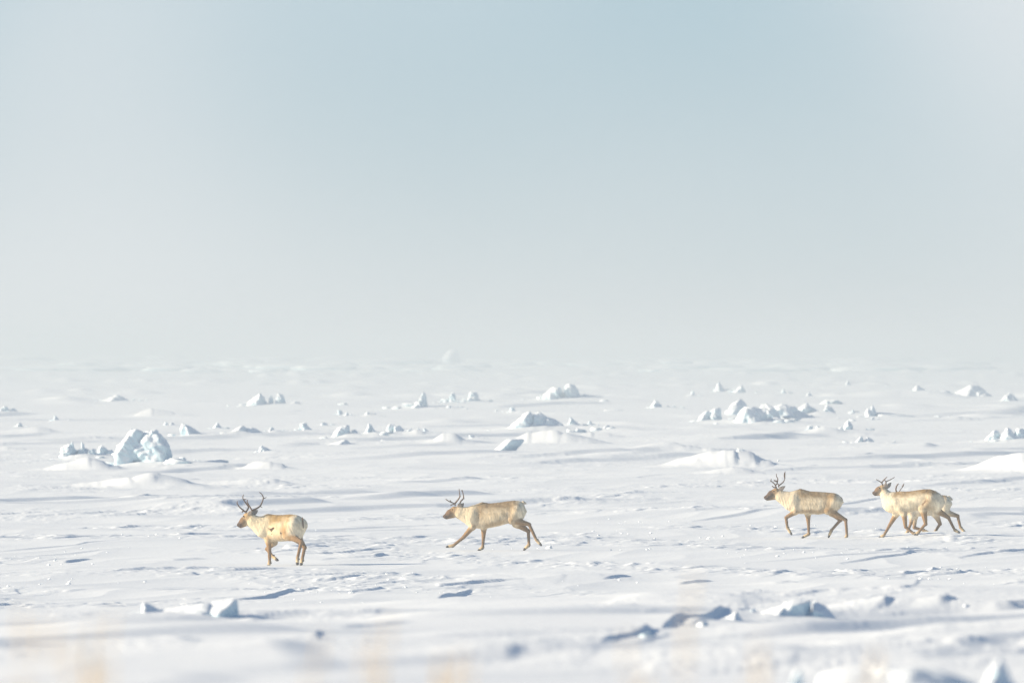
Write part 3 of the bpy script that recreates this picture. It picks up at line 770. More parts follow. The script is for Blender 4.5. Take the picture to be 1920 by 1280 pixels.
# ------------------------------------------------------------------ caribou
def surface_nets(f, org, h):
    s = f < 0
    nx, ny, nz = f.shape
    corners = [(i, j, k) for i in (0, 1) for j in (0, 1) for k in (0, 1)]
    cnt = np.zeros((nx - 1, ny - 1, nz - 1), np.int8)
    for i, j, k in corners:
        cnt += s[i:nx - 1 + i, j:ny - 1 + j, k:nz - 1 + k]
    act = (cnt > 0) & (cnt < 8)
    ci = np.argwhere(act)
    idx = -np.ones(act.shape, np.int64)
    idx[act] = np.arange(len(ci))
    val = np.stack([f[ci[:, 0] + i, ci[:, 1] + j, ci[:, 2] + k] for i, j, k in corners], 1)
    cp = np.array(corners, float)
    acc = np.zeros((len(ci), 3)); n = np.zeros(len(ci))
    for a in range(8):
        for b in range(a + 1, 8):
            if np.abs(cp[a] - cp[b]).sum() != 1: continue
            va, vb = val[:, a], val[:, b]
            m = (va < 0) != (vb < 0)
            t = np.where(m, va / np.where(m, va - vb, 1), 0)
            acc += np.where(m[:, None], cp[a] + t[:, None] * (cp[b] - cp[a]), 0)
            n += m
    V = (ci + acc / n[:, None]) * h + org
    quads = []
    for ax in range(3):
        sl0 = [slice(None)] * 3; sl1 = [slice(None)] * 3
        sl0[ax] = slice(0, -1); sl1[ax] = slice(1, None)
        a, b = s[tuple(sl0)], s[tuple(sl1)]
        e = np.argwhere(a != b)
        o1, o2 = [x for x in range(3) if x != ax]
        e = e[(e[:, o1] > 0) & (e[:, o2] > 0) & (e[:, o1] < f.shape[o1] - 1) & (e[:, o2] < f.shape[o2] - 1)]
        flip = a[tuple(e.T)]
        def ids(d1, d2):
            q = e.copy(); q[:, o1] -= d1; q[:, o2] -= d2
            return idx[tuple(q.T)]
        q = np.stack([ids(1, 1), ids(0, 1), ids(0, 0), ids(1, 0)], 1)
        if ax == 1: flip = ~flip
        q[~flip] = q[~flip][:, ::-1]
        quads.append(q)
    return V, np.concatenate(quads)

def smin(a, b, k):
    h = np.clip(0.5 + 0.5 * (b - a) / k, 0, 1)
    return b + (a - b) * h - k * h * (1 - h)

def tube(points, radii, sides=7, sub=5):
    """a smooth tapering tube through the points"""
    P = np.array(points, float); R = np.array(radii, float)
    pts, rad = [], []
    n = len(P)
    for i in range(n - 1):
        p0, p1, p2, p3 = P[max(i - 1, 0)], P[i], P[i + 1], P[min(i + 2, n - 1)]
        for t in np.linspace(0, 1, sub, endpoint=False):
            pts.append(0.5 * ((2 * p1) + (-p0 + p2) * t + (2 * p0 - 5 * p1 + 4 * p2 - p3) * t * t + (-p0 + 3 * p1 - 3 * p2 + p3) * t ** 3))
            rad.append(R[i] + (R[i + 1] - R[i]) * t)
    pts.append(P[-1]); rad.append(R[-1])
    V, Fc = [], []
    m = len(pts)
    for i in range(m):
        t = pts[min(i + 1, m - 1)] - pts[max(i - 1, 0)]
        t = t / (np.linalg.norm(t) + 1e-9)
        up = np.array([0, 1.0, 0]) if abs(t[1]) < 0.9 else np.array([1.0, 0, 0])
        a = np.cross(t, up); a /= np.linalg.norm(a); b = np.cross(t, a)
        for k in range(sides):
            th = 2 * math.pi * k / sides
            V.append(pts[i] + rad[i] * (math.cos(th) * a + math.sin(th) * b))
    for i in range(m - 1):
        for k in range(sides):
            k2 = (k + 1) % sides
            Fc.append((i * sides + k, i * sides + k2, (i + 1) * sides + k2, (i + 1) * sides + k))
    Fc.append(tuple(range(sides - 1, -1, -1)))
    Fc.append(tuple((m - 1) * sides + k for k in range(sides)))
    return V, Fc

def join(parts):
    V, Fc, off = [], [], 0
    for v, f in parts:
        V += [tuple(p) for p in v]
        Fc += [tuple(int(i) + off for i in q) for q in f]
        off += len(v)
    return V, Fc

def blob(c, ax, ay, az, level=2):
    d, f = ICO[level]
    return np.array(c) + d[:, :1] * np.array(ax) + d[:, 1:2] * np.array(ay) + d[:, 2:] * np.array(az), f

CREAM = np.array((0.62, 0.51, 0.34)); WHITE = np.array((0.76, 0.68, 0.53)); TAN = np.array((0.35, 0.225, 0.11))
BROWN = np.array((0.19, 0.122, 0.074)); DARK = np.array((0.085, 0.062, 0.05)); LEG = np.array((0.245, 0.16, 0.094))

class Beast:
    def __init__(s, S, bx, by, theta):
        s.S, s.bx, s.by, s.th = S, bx, by, math.radians(theta)
        s.ct, s.st = math.cos(s.th), math.sin(s.th)
    def L(s, zx, zy, Y):         # a point at a given distance from the middle plane of the body
        sx = (zx - s.bx) / s.S
        return np.array(((sx - Y * s.st) / s.ct, Y, (s.by - zy) / s.S))
    def W(s, zx, zy, c):         # a point at a given depth behind the body centre
        sx = (zx - s.bx) / s.S
        return np.array((sx * s.ct - c * s.st, sx * s.st + c * s.ct, (s.by - zy) / s.S))

def make_caribou(key, S, bx, by, theta, trunk, legs, head, antlers, ears, tail, label, coat, spots=(), headdepth=0.0, cell=0.0105):
    B = Beast(S, bx, by, theta)
    root = empty('caribou', HERD[key], -B.th)
    tag(root, label, 'caribou', 'caribou crossing the snow plain')
    prims = []       # a, b, ra, rb, k, colour a, colour b, lateral squash
    LY = {'fn': -0.095, 'ff': 0.095, 'hn': -0.105, 'hf': 0.105}
    feet = []
    for nm in ('fn', 'ff', 'hn', 'hf'):
        y = LY[nm]
        q = legs[nm]
        yy = [y * 0.85, y, y, y * 0.95, y * 0.95]
        p = [B.L(a, b, yy[i]) for i, (a, b) in enumerate(q)]
        if nm[0] == 'f':
            prims.append((p[0], p[1], 0.105, 0.072, 0.05, None, None))
            prims.append((p[1], p[2], 0.068, 0.041, 0.04, coat.get('upleg', TAN), LEG))
        else:
            prims.append((p[0], p[1], 0.165, 0.105, 0.05, None, None))
            prims.append((p[1], p[2], 0.094, 0.043, 0.05, coat.get('upleg', TAN), LEG))
            d = p[2] - p[1]; d /= np.linalg.norm(d)
            prims.append((p[2] - 0.01 * d, p[2] + 0.018 * d, 0.036, 0.03, 0.02, LEG, LEG))
        prims.append((p[2], p[3], 0.038, 0.031, 0.015, LEG, LEG * 0.8))
        pe = p[3] + 0.62 * (p[4] - p[3])
        prims.append((p[3], pe, 0.037, 0.035, 0.012, LEG * 0.5 + CREAM * 0.5, CREAM))
        feet.append((p[2], p[3], p[4], nm))
    H = {k: B.W(v[0], v[1], headdepth) for k, v in head.items() if len(v) >= 2}
    rr = {k: v[2] / S for k, v in head.items()}
    neckcol = coat.get('neck', CREAM)
    prims.append((H['neck'], H['neckbase'], rr['neck'], rr['neckbase'], 0.10, neckcol, neckcol))
    prims.append((H['throat'], H['breast'], rr['throat'], rr['breast'], 0.08, coat.get('mane', WHITE), coat.get('mane', WHITE)))
    prims.append((H['skull'], H['neck'], rr['skull'], rr['neck'], 0.05, coat.get('cheek', TAN), neckcol))
    prims.append((H['skull'], H['mid'], rr['skull'] * 0.98, rr['mid'], 0.03, coat.get('cheek', TAN), coat.get('face', BROWN)))
    prims.append((H['mid'], H['muzzle'], rr['mid'], rr['muzzle'], 0.03, coat.get('face', BROWN), DARK * 1.4))
    prims.append((H['muzzle'], H['nose'], rr['muzzle'] * 0.92, rr['nose'], 0.02, DARK * 1.6, DARK))
    prims.append((H['jaw'], H['chin'], rr['jaw'], rr['chin'], 0.03, coat.get('cheek', TAN), BROWN))
    hmid = H['skull'][1]
    # trunk
    T = np.array([[B.L(a, t, 0)[0], (by - t) / S, (by - b) / S, w] for a, t, b, w in trunk])
    xs = np.linspace(T[0, 0], T[-1, 0], 400)
    def smooth_interp(col):
        y = np.interp(xs, T[:, 0], T[:, col])
        kx = np.hanning(27); kx /= kx.sum()
        yp = np.concatenate([np.full(13, y[0]), y, np.full(13, y[-1])])
        return np.convolve(yp, kx, 'valid')
    tt, tb, tw = smooth_interp(1), smooth_interp(2), smooth_interp(3)
    def trunk_d(X, Y, Z):
        top = np.interp(X, xs, tt); bot = np.interp(X, xs, tb); w = np.interp(X, xs, tw)
        zc, hz = 0.5 * (top + bot), np.maximum(0.5 * (top - bot), 0.01)
        w = np.maximum(w, 0.01)
        up = np.clip((Z - zc) / hz, -1.2, 1.2)
        w = w * (1 - 0.14 * np.clip(up, 0, 1))
        q = (np.abs((Z - zc) / hz) ** 2.2 + np.abs(Y / w) ** 2.2) ** (1 / 2.2)
        d = (q - 1) * np.minimum(hz, w)
        ex = np.maximum(np.maximum(xs[0] - X, X - xs[-1]), 0)
        return np.sqrt(np.maximum(d, 0) ** 2 + ex ** 2) + np.minimum(d, 0)
    allp = np.array([p for pr in prims for p in (pr[0], pr[1])] + [(xs[0], 0, 0.5), (xs[-1], 0, 0.5), (xs[0], 0.3, tt.max()), (xs[0], -0.3, 0.5)])
    lo, hi = allp.min(0) - 0.12, allp.max(0) + 0.12
    n = np.ceil((hi - lo) / cell).astype(int) + 1
    gx, gy, gz = [lo[i] + np.arange(n[i]) * cell for i in range(3)]
    X, Y, Z = np.meshgrid(gx, gy, gz, indexing='ij')
    f = trunk_d(X, Y, Z)
    def cone_d(pr, X, Y, Z):
        a, b, ra, rb = pr[:4]
        ab = b - a
        L2 = ab @ ab + 1e-9
        t = np.clip(((X - a[0]) * ab[0] + (Y - a[1]) * ab[1] + (Z - a[2]) * ab[2]) / L2, 0, 1)
        d = np.sqrt((X - a[0] - t * ab[0]) ** 2 + (Y - a[1] - t * ab[1]) ** 2 + (Z - a[2] - t * ab[2]) ** 2) - (ra + (rb - ra) * t)
        return d, t
    for pr in prims:
        m = max(pr[2], pr[3]) + 0.14
        l = np.minimum(pr[0], pr[1]) - m; h_ = np.maximum(pr[0], pr[1]) + m
        i0 = np.clip(np.floor((l - lo) / cell).astype(int), 0, n - 1); i1 = np.clip(np.ceil((h_ - lo) / cell).astype(int) + 1, 1, n)
        sl = tuple(slice(i0[i], i1[i]) for i in range(3))
        d, _ = cone_d(pr, X[sl], Y[sl], Z[sl])
        f[sl] = smin(f[sl], d, pr[4])
    V, Q = surface_nets(f, lo, cell)
    # shaggy coat: hanging locks stand off the skin, longest under the throat and along the belly
    nrm = np.zeros_like(V)
    fn = np.cross(V[Q[:, 2]] - V[Q[:, 0]], V[Q[:, 3]] - V[Q[:, 1]])
    for c_ in range(4): np.add.at(nrm, Q[:, c_], fn)
    nrm /= np.linalg.norm(nrm, axis=1)[:, None] + 1e-9
    lock = noise(V[:, 0] * 30 + V[:, 2] * 8 + key, V[:, 2] * 11 + V[:, 1] * 26, 101) + 0.6 * noise(V[:, 0] * 62 - V[:, 2] * 10, V[:, 2] * 22 + V[:, 1] * 50, 102)
    thick = sstep(0.42, 0.62, V[:, 2])
    hang = np.exp(-((V - 0.5 * (H['throat'] + H['breast'])) ** 2).sum(1) / 0.20 ** 2)
    V = V + nrm * (lock * (0.0016 + 0.0016 * thick + 0.004 * hang))[:, None]
    # colour of the coat
    x, y, z = V.T
    wsum = np.zeros(len(V)); col = np.zeros((len(V), 3))
    def acc(d, c, sharp=0.010, gain=1.0):
        nonlocal wsum, col
        w = np.exp(-np.clip(d, -0.02, None) / sharp) * gain + 1e-12
        wsum = wsum + w; col = col + w[:, None] * c
    td = trunk_d(x, y, z)
    s_ = (x - xs[0]) / (xs[-1] - xs[0])
    top = np.interp(x, xs, tt); bot = np.interp(x, xs, tb)
    t_ = (z - bot) / np.maximum(top - bot, 0.05)
    mott = noise(x * 7 + 3 * y, z * 9 + 5 + y * 4, 60 + key)
    mott2 = noise(x * 22, z * 12 + y * 9, 70 + key)
    back = sstep(coat.get('b0', 0.58), coat.get('b1', 0.86), t_ + 0.10 * mott + 0.05 * mott2)
    body = coat['flank'][None] * (1 - back[:, None]) + coat['back'][None] * back[:, None]
    band = sstep(0.30, 0.14, t_ + 0.06 * mott) * sstep(0.0, 0.08, t_) * coat.get('band', 0.6)
    body = body * (1 - band[:, None]) + TAN[None] * band[:, None]
    patch = sstep(0.0, 0.45, noise(x * 3.6 + 2 * y, z * 4.5 + 3 * y, 90 + key)) * (1 - 0.6 * back) * 0.55
    body = body * (1 - patch[:, None]) + WHITE[None] * patch[:, None]
    shoulder = np.exp(-((s_ - 0.20) / 0.10) ** 2 - ((t_ - 0.55) / 0.35) ** 2) * coat.get('shoulder', 0.5)
    body = body * (1 - shoulder[:, None]) + (TAN * 0.5 + coat['back'] * 0.5)[None] * shoulder[:, None]
    thigh = np.exp(-((s_ - 0.74) / 0.09) ** 2 - ((t_ - 0.35) / 0.38) ** 2) * coat.get('thigh', 0.6)
    body = body * (1 - thigh[:, None]) + TAN[None] * thigh[:, None]
    rump = sstep(0.80, 0.95, s_ + 0.05 * mott)
    body = body * (1 - rump[:, None]) + WHITE[None] * rump[:, None]
    chest = sstep(0.24, -0.02, s_ + 0.06 * mott)
    body = body * (1 - chest[:, None]) + coat.get('mane', WHITE)[None] * chest[:, None]
    mott3 = noise(x * 14 + 2 * z, z * 5 + y * 7, 80 + key)
    body = body * (1 + 0.24 * mott + 0.16 * mott2 + 0.22 * mott3)[:, None]
    acc(td, body, 0.012, 1.5)
    for pr in prims:
        d, t = cone_d(pr, x, y, z)
        if pr[5] is None:
            c = body
        else:
            c = pr[5][None] * (1 - t[:, None]) + pr[6][None] * t[:, None]
        acc(d, c, 0.028 if max(pr[2], pr[3]) > 0.1 and pr[5] is not None else 0.010)
    col = col / wsum[:, None]
    # blaze and lips
    dn = np.sqrt(((V - H['nose']) ** 2).sum(1))
    k = np.exp(-(dn / (0.055)) ** 2)
    col = col * (1 - 0.8 * k[:, None]) + DARK[None] * 0.8 * k[:, None]
    fore = H['mid'] + np.array((0, 0, rr['mid']))
    k = np.exp(-((V - fore) ** 2).sum(1) / 0.07 ** 2) * 0.6
    col = col * (1 - k[:, None]) + (BROWN * 0.6)[None] * k[:, None]
    # markings on the near flank: outlines in the crop, painted on the coat itself
    sx = (x * B.ct + y * B.st) * S + bx; zy = by - z * S
    for (poly, c) in spots:
        P = np.array(poly, float); ins = np.zeros(len(V), bool)
        jx = sx + 4 * mott2; jy = zy + 4 * mott
        for i in range(len(P)):
            a, b = P[i], P[i - 1]
            cond = ((a[1] > jy) != (b[1] > jy)) & (jx < (b[0] - a[0]) * (jy - a[1]) / (b[1] - a[1] + 1e-9) + a[0])
            ins ^= cond
        ins &= (y < 0)
        col[ins] = c
    body_o = quad_mesh_obj('body', V, Q, M_FUR, root)
    ca = body_o.data.color_attributes.new('coat', 'FLOAT_COLOR', 'POINT')
    ca.data.foreach_set('color', np.concatenate([np.clip(col * np.array((1.0, 0.955, 0.88)), 0.01, 0.9), np.ones((len(V), 1))], 1).astype(np.float32).ravel())
    # hooves: two splayed toes and two dew claws each
    for knee, fet, toe, nm in feet:
        d = toe - fet; d /= np.linalg.norm(d)
        side = np.array((0, 1.0, 0))
        upv = np.cross(d, side); upv /= np.linalg.norm(upv)
        c0 = fet + 0.80 * (toe - fet)
        parts = []
        shank = (fet - knee) / np.linalg.norm(fet - knee)
        back_d = np.cross(side, d)
        if back_d[0] < 0: back_d = -back_d
        for q in (-1, 1):
            parts.append(blob(c0 + q * 0.015 * side, 0.050 * d + q * 0.006 * side, 0.022 * side, 0.028 * upv))
            dv, df = blob(fet + 0.02 * d + q * 0.02 * side + 0.032 * back_d, 0.020 * d, 0.011 * side, 0.013 * upv)
            mesh_obj('dewclaw', dv, df.tolist(), M_HOOF, root)
        v, fc = join(parts)
        mesh_obj('hoof', v, fc, M_HOOF, root)
    # eyes
    ex, ey, er = head['eye']
    for q in (-1, 1):
        p = B.W(ex, ey, headdepth)
        # on the surface of the skull, both sides
        wdir = np.array((-B.st * 1.0, B.ct, 0))
        off = max(rr['mid'], 0.05) * 0.98
        v, fc = blob(p + q * wdir * off, (0.017, 0, 0), (0, 0.012, 0), (0, 0, 0.015))
        mesh_obj('eye', v, fc.tolist(), M_EYE, root)
    # ears
    for (b0, t0, c0, c1, wd) in ears:
        a = B.W(b0[0], b0[1], headdepth + c0); b = B.W(t0[0], t0[1], headdepth + c1)
        ax = b - a; ln = np.linalg.norm(ax); ax /= ln
        dirw = np.array((-B.st, B.ct, 0))
        sd = np.cross(ax, dirw); sd /= np.linalg.norm(sd)
        nrm = np.cross(sd, ax)
        v, fc = [], []
        rings, sides = 9, 10
        for i in range(rings):
            t = i / (rings - 1)
            w = wd * (0.35 + 0.65 * math.sin(math.pi * min(1, t * 0.85 + 0.12))) * (1 - t ** 5) + 0.002
            for k2 in range(sides):
                an = 2 * math.pi * k2 / sides
                thick = 0.35 if math.sin(an) > 0 else 0.12
                v.append(a + ax * ln * t + sd * w * math.cos(an) + nrm * (w * thick * math.sin(an) + 0.012 * t * t))
        for i in range(rings - 1):
            for k2 in range(sides):
                k3 = (k2 + 1) % sides
                fc.append((i * sides + k2, i * sides + k3, (i + 1) * sides + k3, (i + 1) * sides + k2))
        fc.append(tuple(range(sides))[::-1]); fc.append(tuple((rings - 1) * sides + q for q in range(sides)))
        eo = mesh_obj('ear', v, fc, M_FUR, root)
        ea = eo.data.color_attributes.new('coat', 'FLOAT_COLOR', 'POINT')
        cv = []
        for i in range(rings):
            for k2 in range(sides):
                inner = math.sin(2 * math.pi * k2 / sides) < -0.2
                c = (0.30, 0.25, 0.21) if inner else (0.55, 0.43, 0.28)
                cv.append((*c, 1))
        ea.data.foreach_set('color', np.array(cv, np.float32).ravel())
    # tail
    a = B.L(tail[0][0], tail[0][1], 0.0); b = B.L(tail[1][0], tail[1][1], 0.0)
    ax = b - a; ln = np.linalg.norm(ax); ax /= ln
    sd = np.array((0, 1.0, 0)); nr = np.cross(ax, sd)
    v, fc = blob(0.5 * (a + b), ax * (ln * 0.62), sd * tail[3], nr * tail[3] * 0.85)
    to = mesh_obj('tail', v, fc.tolist(), M_FUR, root)
    ta = to.data.color_attributes.new('coat', 'FLOAT_COLOR', 'POINT')
    ta.data.foreach_set('color', np.tile(np.array((*tail[2], 1), np.float32), len(v)))
    # antlers: each a beam with its tines
    for branches in antlers:
        parts = []
        for br in branches:
            pts, r0, r1 = br
            P = [B.W(p[0], p[1], headdepth + p[2]) for p in pts]
            parts.append(tube(P, np.linspace(r0 * 1.45, r1 * 1.5, len(P))))
        v, fc = join(parts)
        mesh_obj('antler', v, fc, M_ANTLER, root)
    return root

make_caribou(1, 625.0, 760, 1135, 38,
    [(450, 640, 680, .02), (468, 570, 735, .10), (515, 492, 778, .155), (580, 448, 800, .18), (680, 462, 815, .205), (780, 462, 815, .215), (880, 452, 802, .21), (950, 456, 790, .195), (1000, 472, 765, .165), (1025, 505, 715, .11), (1038, 560, 650, .02)],
    {'fn': [(560, 620), (590, 800), (605, 950), (608, 1085), (594, 1142)], 'ff': [(640, 620), (665, 830), (568, 920), (640, 1010), (712, 1070)],
     'hn': [(925, 580), (860, 735), (1035, 812), (985, 1030), (982, 1112)], 'hf': [(1015, 600), (975, 760), (1078, 890), (1045, 1050), (1030, 1116)]},
    {'nose': (188, 598, 18), 'muzzle': (208, 592, 32), 'chin': (222, 622, 18), 'mid': (258, 545, 48), 'skull': (318, 490, 60), 'jaw': (300, 575, 34), 'neck': (375, 535, 72), 'neckbase': (540, 600, 105),
     'throat': (360, 575, 48), 'breast': (500, 680, 80), 'eye': (258, 482, 1)},
    [[([(290, 425, -.04), (215, 365, -.10), (178, 315, -.10), (180, 280, -.08)], .011, .006), ([(288, 425, -.04), (326, 362, -.07), (288, 300, -.10), (252, 240, -.12), (262, 190, -.12)], .013, .005),
      ([(270, 265, -.1), (280, 250, -.12), (297, 257, -.14)], .007, .004), ([(285, 420, -.04), (255, 412, -.05), (238, 432, -.06)], .012, .008)],
     [([(372, 405, .04), (330, 335, .07), (306, 290, .08), (312, 262, .08)], .012, .006), ([(372, 405, .04), (450, 368, .10), (492, 325, .14), (520, 240, .15), (502, 190, .13), (468, 160, .12)], .014, .005),
      ([(515, 246, .15), (540, 240, .15), (562, 230, .16)], .008, .004), ([(480, 345, .13), (492, 358, .14), (506, 366, .15)], .007, .004)]],
    [((340, 460), (290, 478), -.075, -.075, .038), ((320, 470), (372, 405), -.07, -.12, .045), ((365, 455), (455, 398), .05, .12, .055)][1:],
    [(1050, 500), (1060, 625), (0.17, 0.11, 0.07), 0.020],
    'cream caribou seen from behind at an angle with dark bare patches on its flank',
    dict(flank=np.array((0.637, 0.541, 0.374)), back=np.array((0.293, 0.203, 0.090)), b0=0.52, b1=0.84, thigh=1.0, shoulder=0.45, band=0.6, neck=np.array((0.791, 0.692, 0.494)), face=BROWN * 1.2, cheek=np.array((0.465, 0.323, 0.165))),
    spots=[([(575, 622), (610, 645), (640, 632), (670, 624), (676, 645), (655, 662), (632, 684), (606, 655)], np.array((0.10, 0.065, 0.04))),
           ([(752, 682), (768, 700), (764, 722), (750, 706)], np.array((0.05, 0.04, 0.035))), ([(628, 712), (640, 720), (632, 732)], np.array((0.1, 0.065, 0.04)))], headdepth=0.12)

make_caribou(2, 684.0, 1000, 1102, 4,
    [(528, 590, 630, .02), (552, 510, 690, .10), (615, 435, 735, .15), (700, 385, 758, .18), (790, 352, 768, .20), (900, 372, 752, .22), (1050, 358, 722, .235), (1180, 338, 682, .225), (1280, 328, 662, .205), (1370, 336, 645, .175), (1418, 356, 620, .13), (1442, 400, 590, .08), (1452, 450, 545, .02)],
    {'fn': [(650, 560), (640, 735), (500, 895), (345, 1022), (240, 1042)], 'ff': [(740, 560), (815, 740), (808, 900), (797, 1050), (730, 1100)],
     'hn': [(1315, 480), (1250, 620), (1512, 695), (1622, 930), (1700, 1018)], 'hf': [(1330, 490), (1320, 680), (1500, 800), (1510, 1010), (1430, 1090)]},
    {'nose': (200, 572, 18), 'muzzle': (222, 574, 34), 'chin': (245, 600, 16), 'mid': (292, 525, 55), 'skull': (365, 485, 62), 'jaw': (350, 560, 36), 'neck': (440, 505, 80), 'neckbase': (620, 545, 120),
     'throat': (430, 545, 55), 'breast': (585, 620, 80), 'eye': (330, 468, 1)},
    [[([(372, 405, -.04), (362, 375, -.06), (290, 345, -.09), (225, 305, -.10)], .012, .006), ([(365, 380, -.05), (410, 325, -.10), (445, 268, -.14), (440, 210, -.14), (434, 148, -.12)], .014, .005),
      ([(325, 358, -.08), (302, 340, -.10), (296, 320, -.11)], .009, .005), ([(355, 380, -.05), (320, 392, -.06), (298, 408, -.06)], .009, .005), ([(443, 268, -.14), (452, 268, -.14), (462, 266, -.15)], .007, .004)],
     [([(440, 405, .05), (458, 345, .08), (500, 295, .13), (495, 230, .14), (480, 168, .12)], .014, .006), ([(498, 300, .13), (508, 300, .13), (518, 302, .14)], .007, .004), ([(484, 185, .12), (474, 180, .11), (468, 170, .11)], .008, .004)]],
    [((415, 455), (462, 352), -.055, -.09, .045), ((450, 440), (508, 362), .05, .10, .042)],
    [(1405, 345), (1462, 378), (0.56, 0.49, 0.38), 0.036],
    'tan caribou in full stride with one foreleg stretched far forward, second from left',
    dict(flank=np.array((0.648, 0.546, 0.388)), back=np.array((0.260, 0.194, 0.116)), b0=0.45, b1=0.8, shoulder=0.75, thigh=0.45, band=0.6, neck=np.array((0.712, 0.613, 0.445))),
    spots=[([(740, 500), (770, 508), (772, 516), (745, 508)], BROWN * 0.7), ([(735, 540), (750, 540), (735, 600), (725, 640), (730, 580)], BROWN * 0.9), ([(1085, 470), (1125, 465), (1150, 520), (1150, 580), (1120, 570), (1085, 520)], np.array((0.42, 0.35, 0.24)))])

make_caribou(3, 616.0, 900, 1108, 2,
    [(535, 590, 640, .02), (556, 525, 690, .09), (600, 450, 718, .14), (660, 395, 738, .17), (730, 368, 748, .19), (860, 408, 748, .21), (1000, 415, 756, .225), (1120, 424, 738, .22), (1220, 434, 722, .20), (1290, 458, 692, .17), (1330, 490, 650, .12), (1350, 540, 600, .05), (1357, 560, 585, .02)],
    {'fn': [(650, 560), (650, 715), (512, 800), (530, 945), (598, 1058)], 'ff': [(760, 560), (840, 750), (848, 880), (855, 1045), (750, 1102)],
     'hn': [(1225, 545), (1140, 690), (1400, 835), (1418, 1060), (1395, 1112)], 'hf': [(1240, 560), (1200, 720), (1325, 840), (1190, 990), (1146, 1098)]},
    {'nose': (198, 498, 18), 'muzzle': (220, 506, 32), 'chin': (240, 532, 15), 'mid': (292, 452, 50), 'skull': (362, 420, 55), 'jaw': (345, 500, 36), 'neck': (430, 475, 74), 'neckbase': (600, 530, 115),
     'throat': (415, 510, 50), 'breast': (560, 610, 75), 'eye': (330, 408, 1)},
    [[([(368, 360, -.04), (350, 312, -.07), (315, 275, -.10), (285, 250, -.11), (297, 225, -.11)], .013, .005), ([(355, 320, -.07), (380, 285, -.08), (388, 225, -.10), (370, 185, -.10), (366, 145, -.10)], .012, .005),
      ([(385, 268, -.09), (360, 255, -.1), (328, 245, -.1)], .017, .010), ([(360, 350, -.05), (328, 348, -.06), (303, 325, -.06)], .012, .008), ([(290, 255, -.11), (280, 258, -.12), (270, 254, -.12)], .007, .004)],
     [([(400, 345, .04), (412, 322, .06), (470, 275, .12), (496, 220, .14), (500, 112, .12)], .014, .005), ([(410, 320, .06), (385, 290, .06), (378, 250, .05)], .010, .006), ([(495, 215, .13), (488, 170, .12), (494, 130, .12)], .011, .007)]],
    [((395, 400), (502, 330), -.05, -.08, .05), ((410, 400), (488, 345), .05, .11, .045)],
    [(1325, 495), (1352, 560), (0.40, 0.33, 0.25), 0.036],
    'walking caribou with a dark brown face and its near foreleg lifted and bent',
    dict(flank=np.array((0.686, 0.593, 0.435)), back=np.array((0.260, 0.189, 0.104)), b0=0.5, b1=0.82, shoulder=0.35, thigh=0.7, band=0.7, neck=np.array((0.742, 0.653, 0.494)), face=np.array((0.096, 0.064, 0.045)), cheek=np.array((0.338, 0.217, 0.112))))

make_caribou(4, 644.0, 345, 1088, 8,
    [(400, 560, 600, .02), (420, 500, 645, .08), (480, 440, 692, .13), (560, 388, 728, .17), (650, 366, 742, .19), (760, 372, 702, .21), (900, 352, 672, .22), (1020, 335, 667, .22), (1120, 334, 672, .20), (1210, 365, 670, .17), (1280, 410, 650, .13), (1318, 470, 612, .06), (1330, 500, 580, .02)],
    {'fn': [(600, 560), (710, 720), (735, 920), (850, 1015), (915, 1035)], 'ff': [(560, 560), (590, 730), (490, 900), (405, 1050), (335, 1088)],
     'hn': [(1120, 500), (1005, 640), (1045, 870), (935, 1000), (880, 1036)], 'hf': [(1180, 520), (1215, 655), (1400, 775), (1500, 970), (1570, 1006)]},
    {'nose': (238, 392, 18), 'muzzle': (258, 398, 31), 'chin': (270, 425, 15), 'mid': (318, 350, 48), 'skull': (378, 325, 52), 'jaw': (360, 400, 35), 'neck': (425, 415, 72), 'neckbase': (540, 530, 125),
     'throat': (415, 450, 55), 'breast': (480, 590, 80), 'eye': (334, 318, 1)},
    [[([(385, 270, -.04), (362, 232, -.06), (320, 205, -.09), (278, 182, -.10)], .012, .005), ([(365, 238, -.06), (400, 192, -.09), (450, 143, -.12)], .012, .005), ([(405, 188, -.09), (418, 172, -.1), (420, 158, -.1)], .008, .004)],
     [([(430, 265, .04), (440, 220, .08), (500, 192, .13), (572, 150, .16)], .012, .005), ([(440, 222, .08), (418, 198, .08), (412, 180, .08)], .009, .005)]],
    [((410, 318), (438, 232), -.055, -.09, .042), ((445, 318), (522, 228), .05, .11, .045)],
    [(1290, 440), (1330, 520), (0.66, 0.58, 0.44), 0.036],
    'white-chested caribou with head held high, walking in front of another animal',
    dict(flank=np.array((0.741, 0.666, 0.509)), back=np.array((0.265, 0.180, 0.085)), b0=0.66, b1=0.9, shoulder=0.12, thigh=0.75, band=0.3, neck=np.array((0.791, 0.722, 0.574)), face=BROWN * 1.3, cheek=np.array((0.465, 0.345, 0.203))),
    spots=[([(1040, 362), (1080, 345), (1085, 360), (1050, 385)], BROWN * 0.8), ([(985, 560), (1040, 500), (1062, 515), (1000, 590), (985, 588)], np.array((0.3, 0.2, 0.12)))])

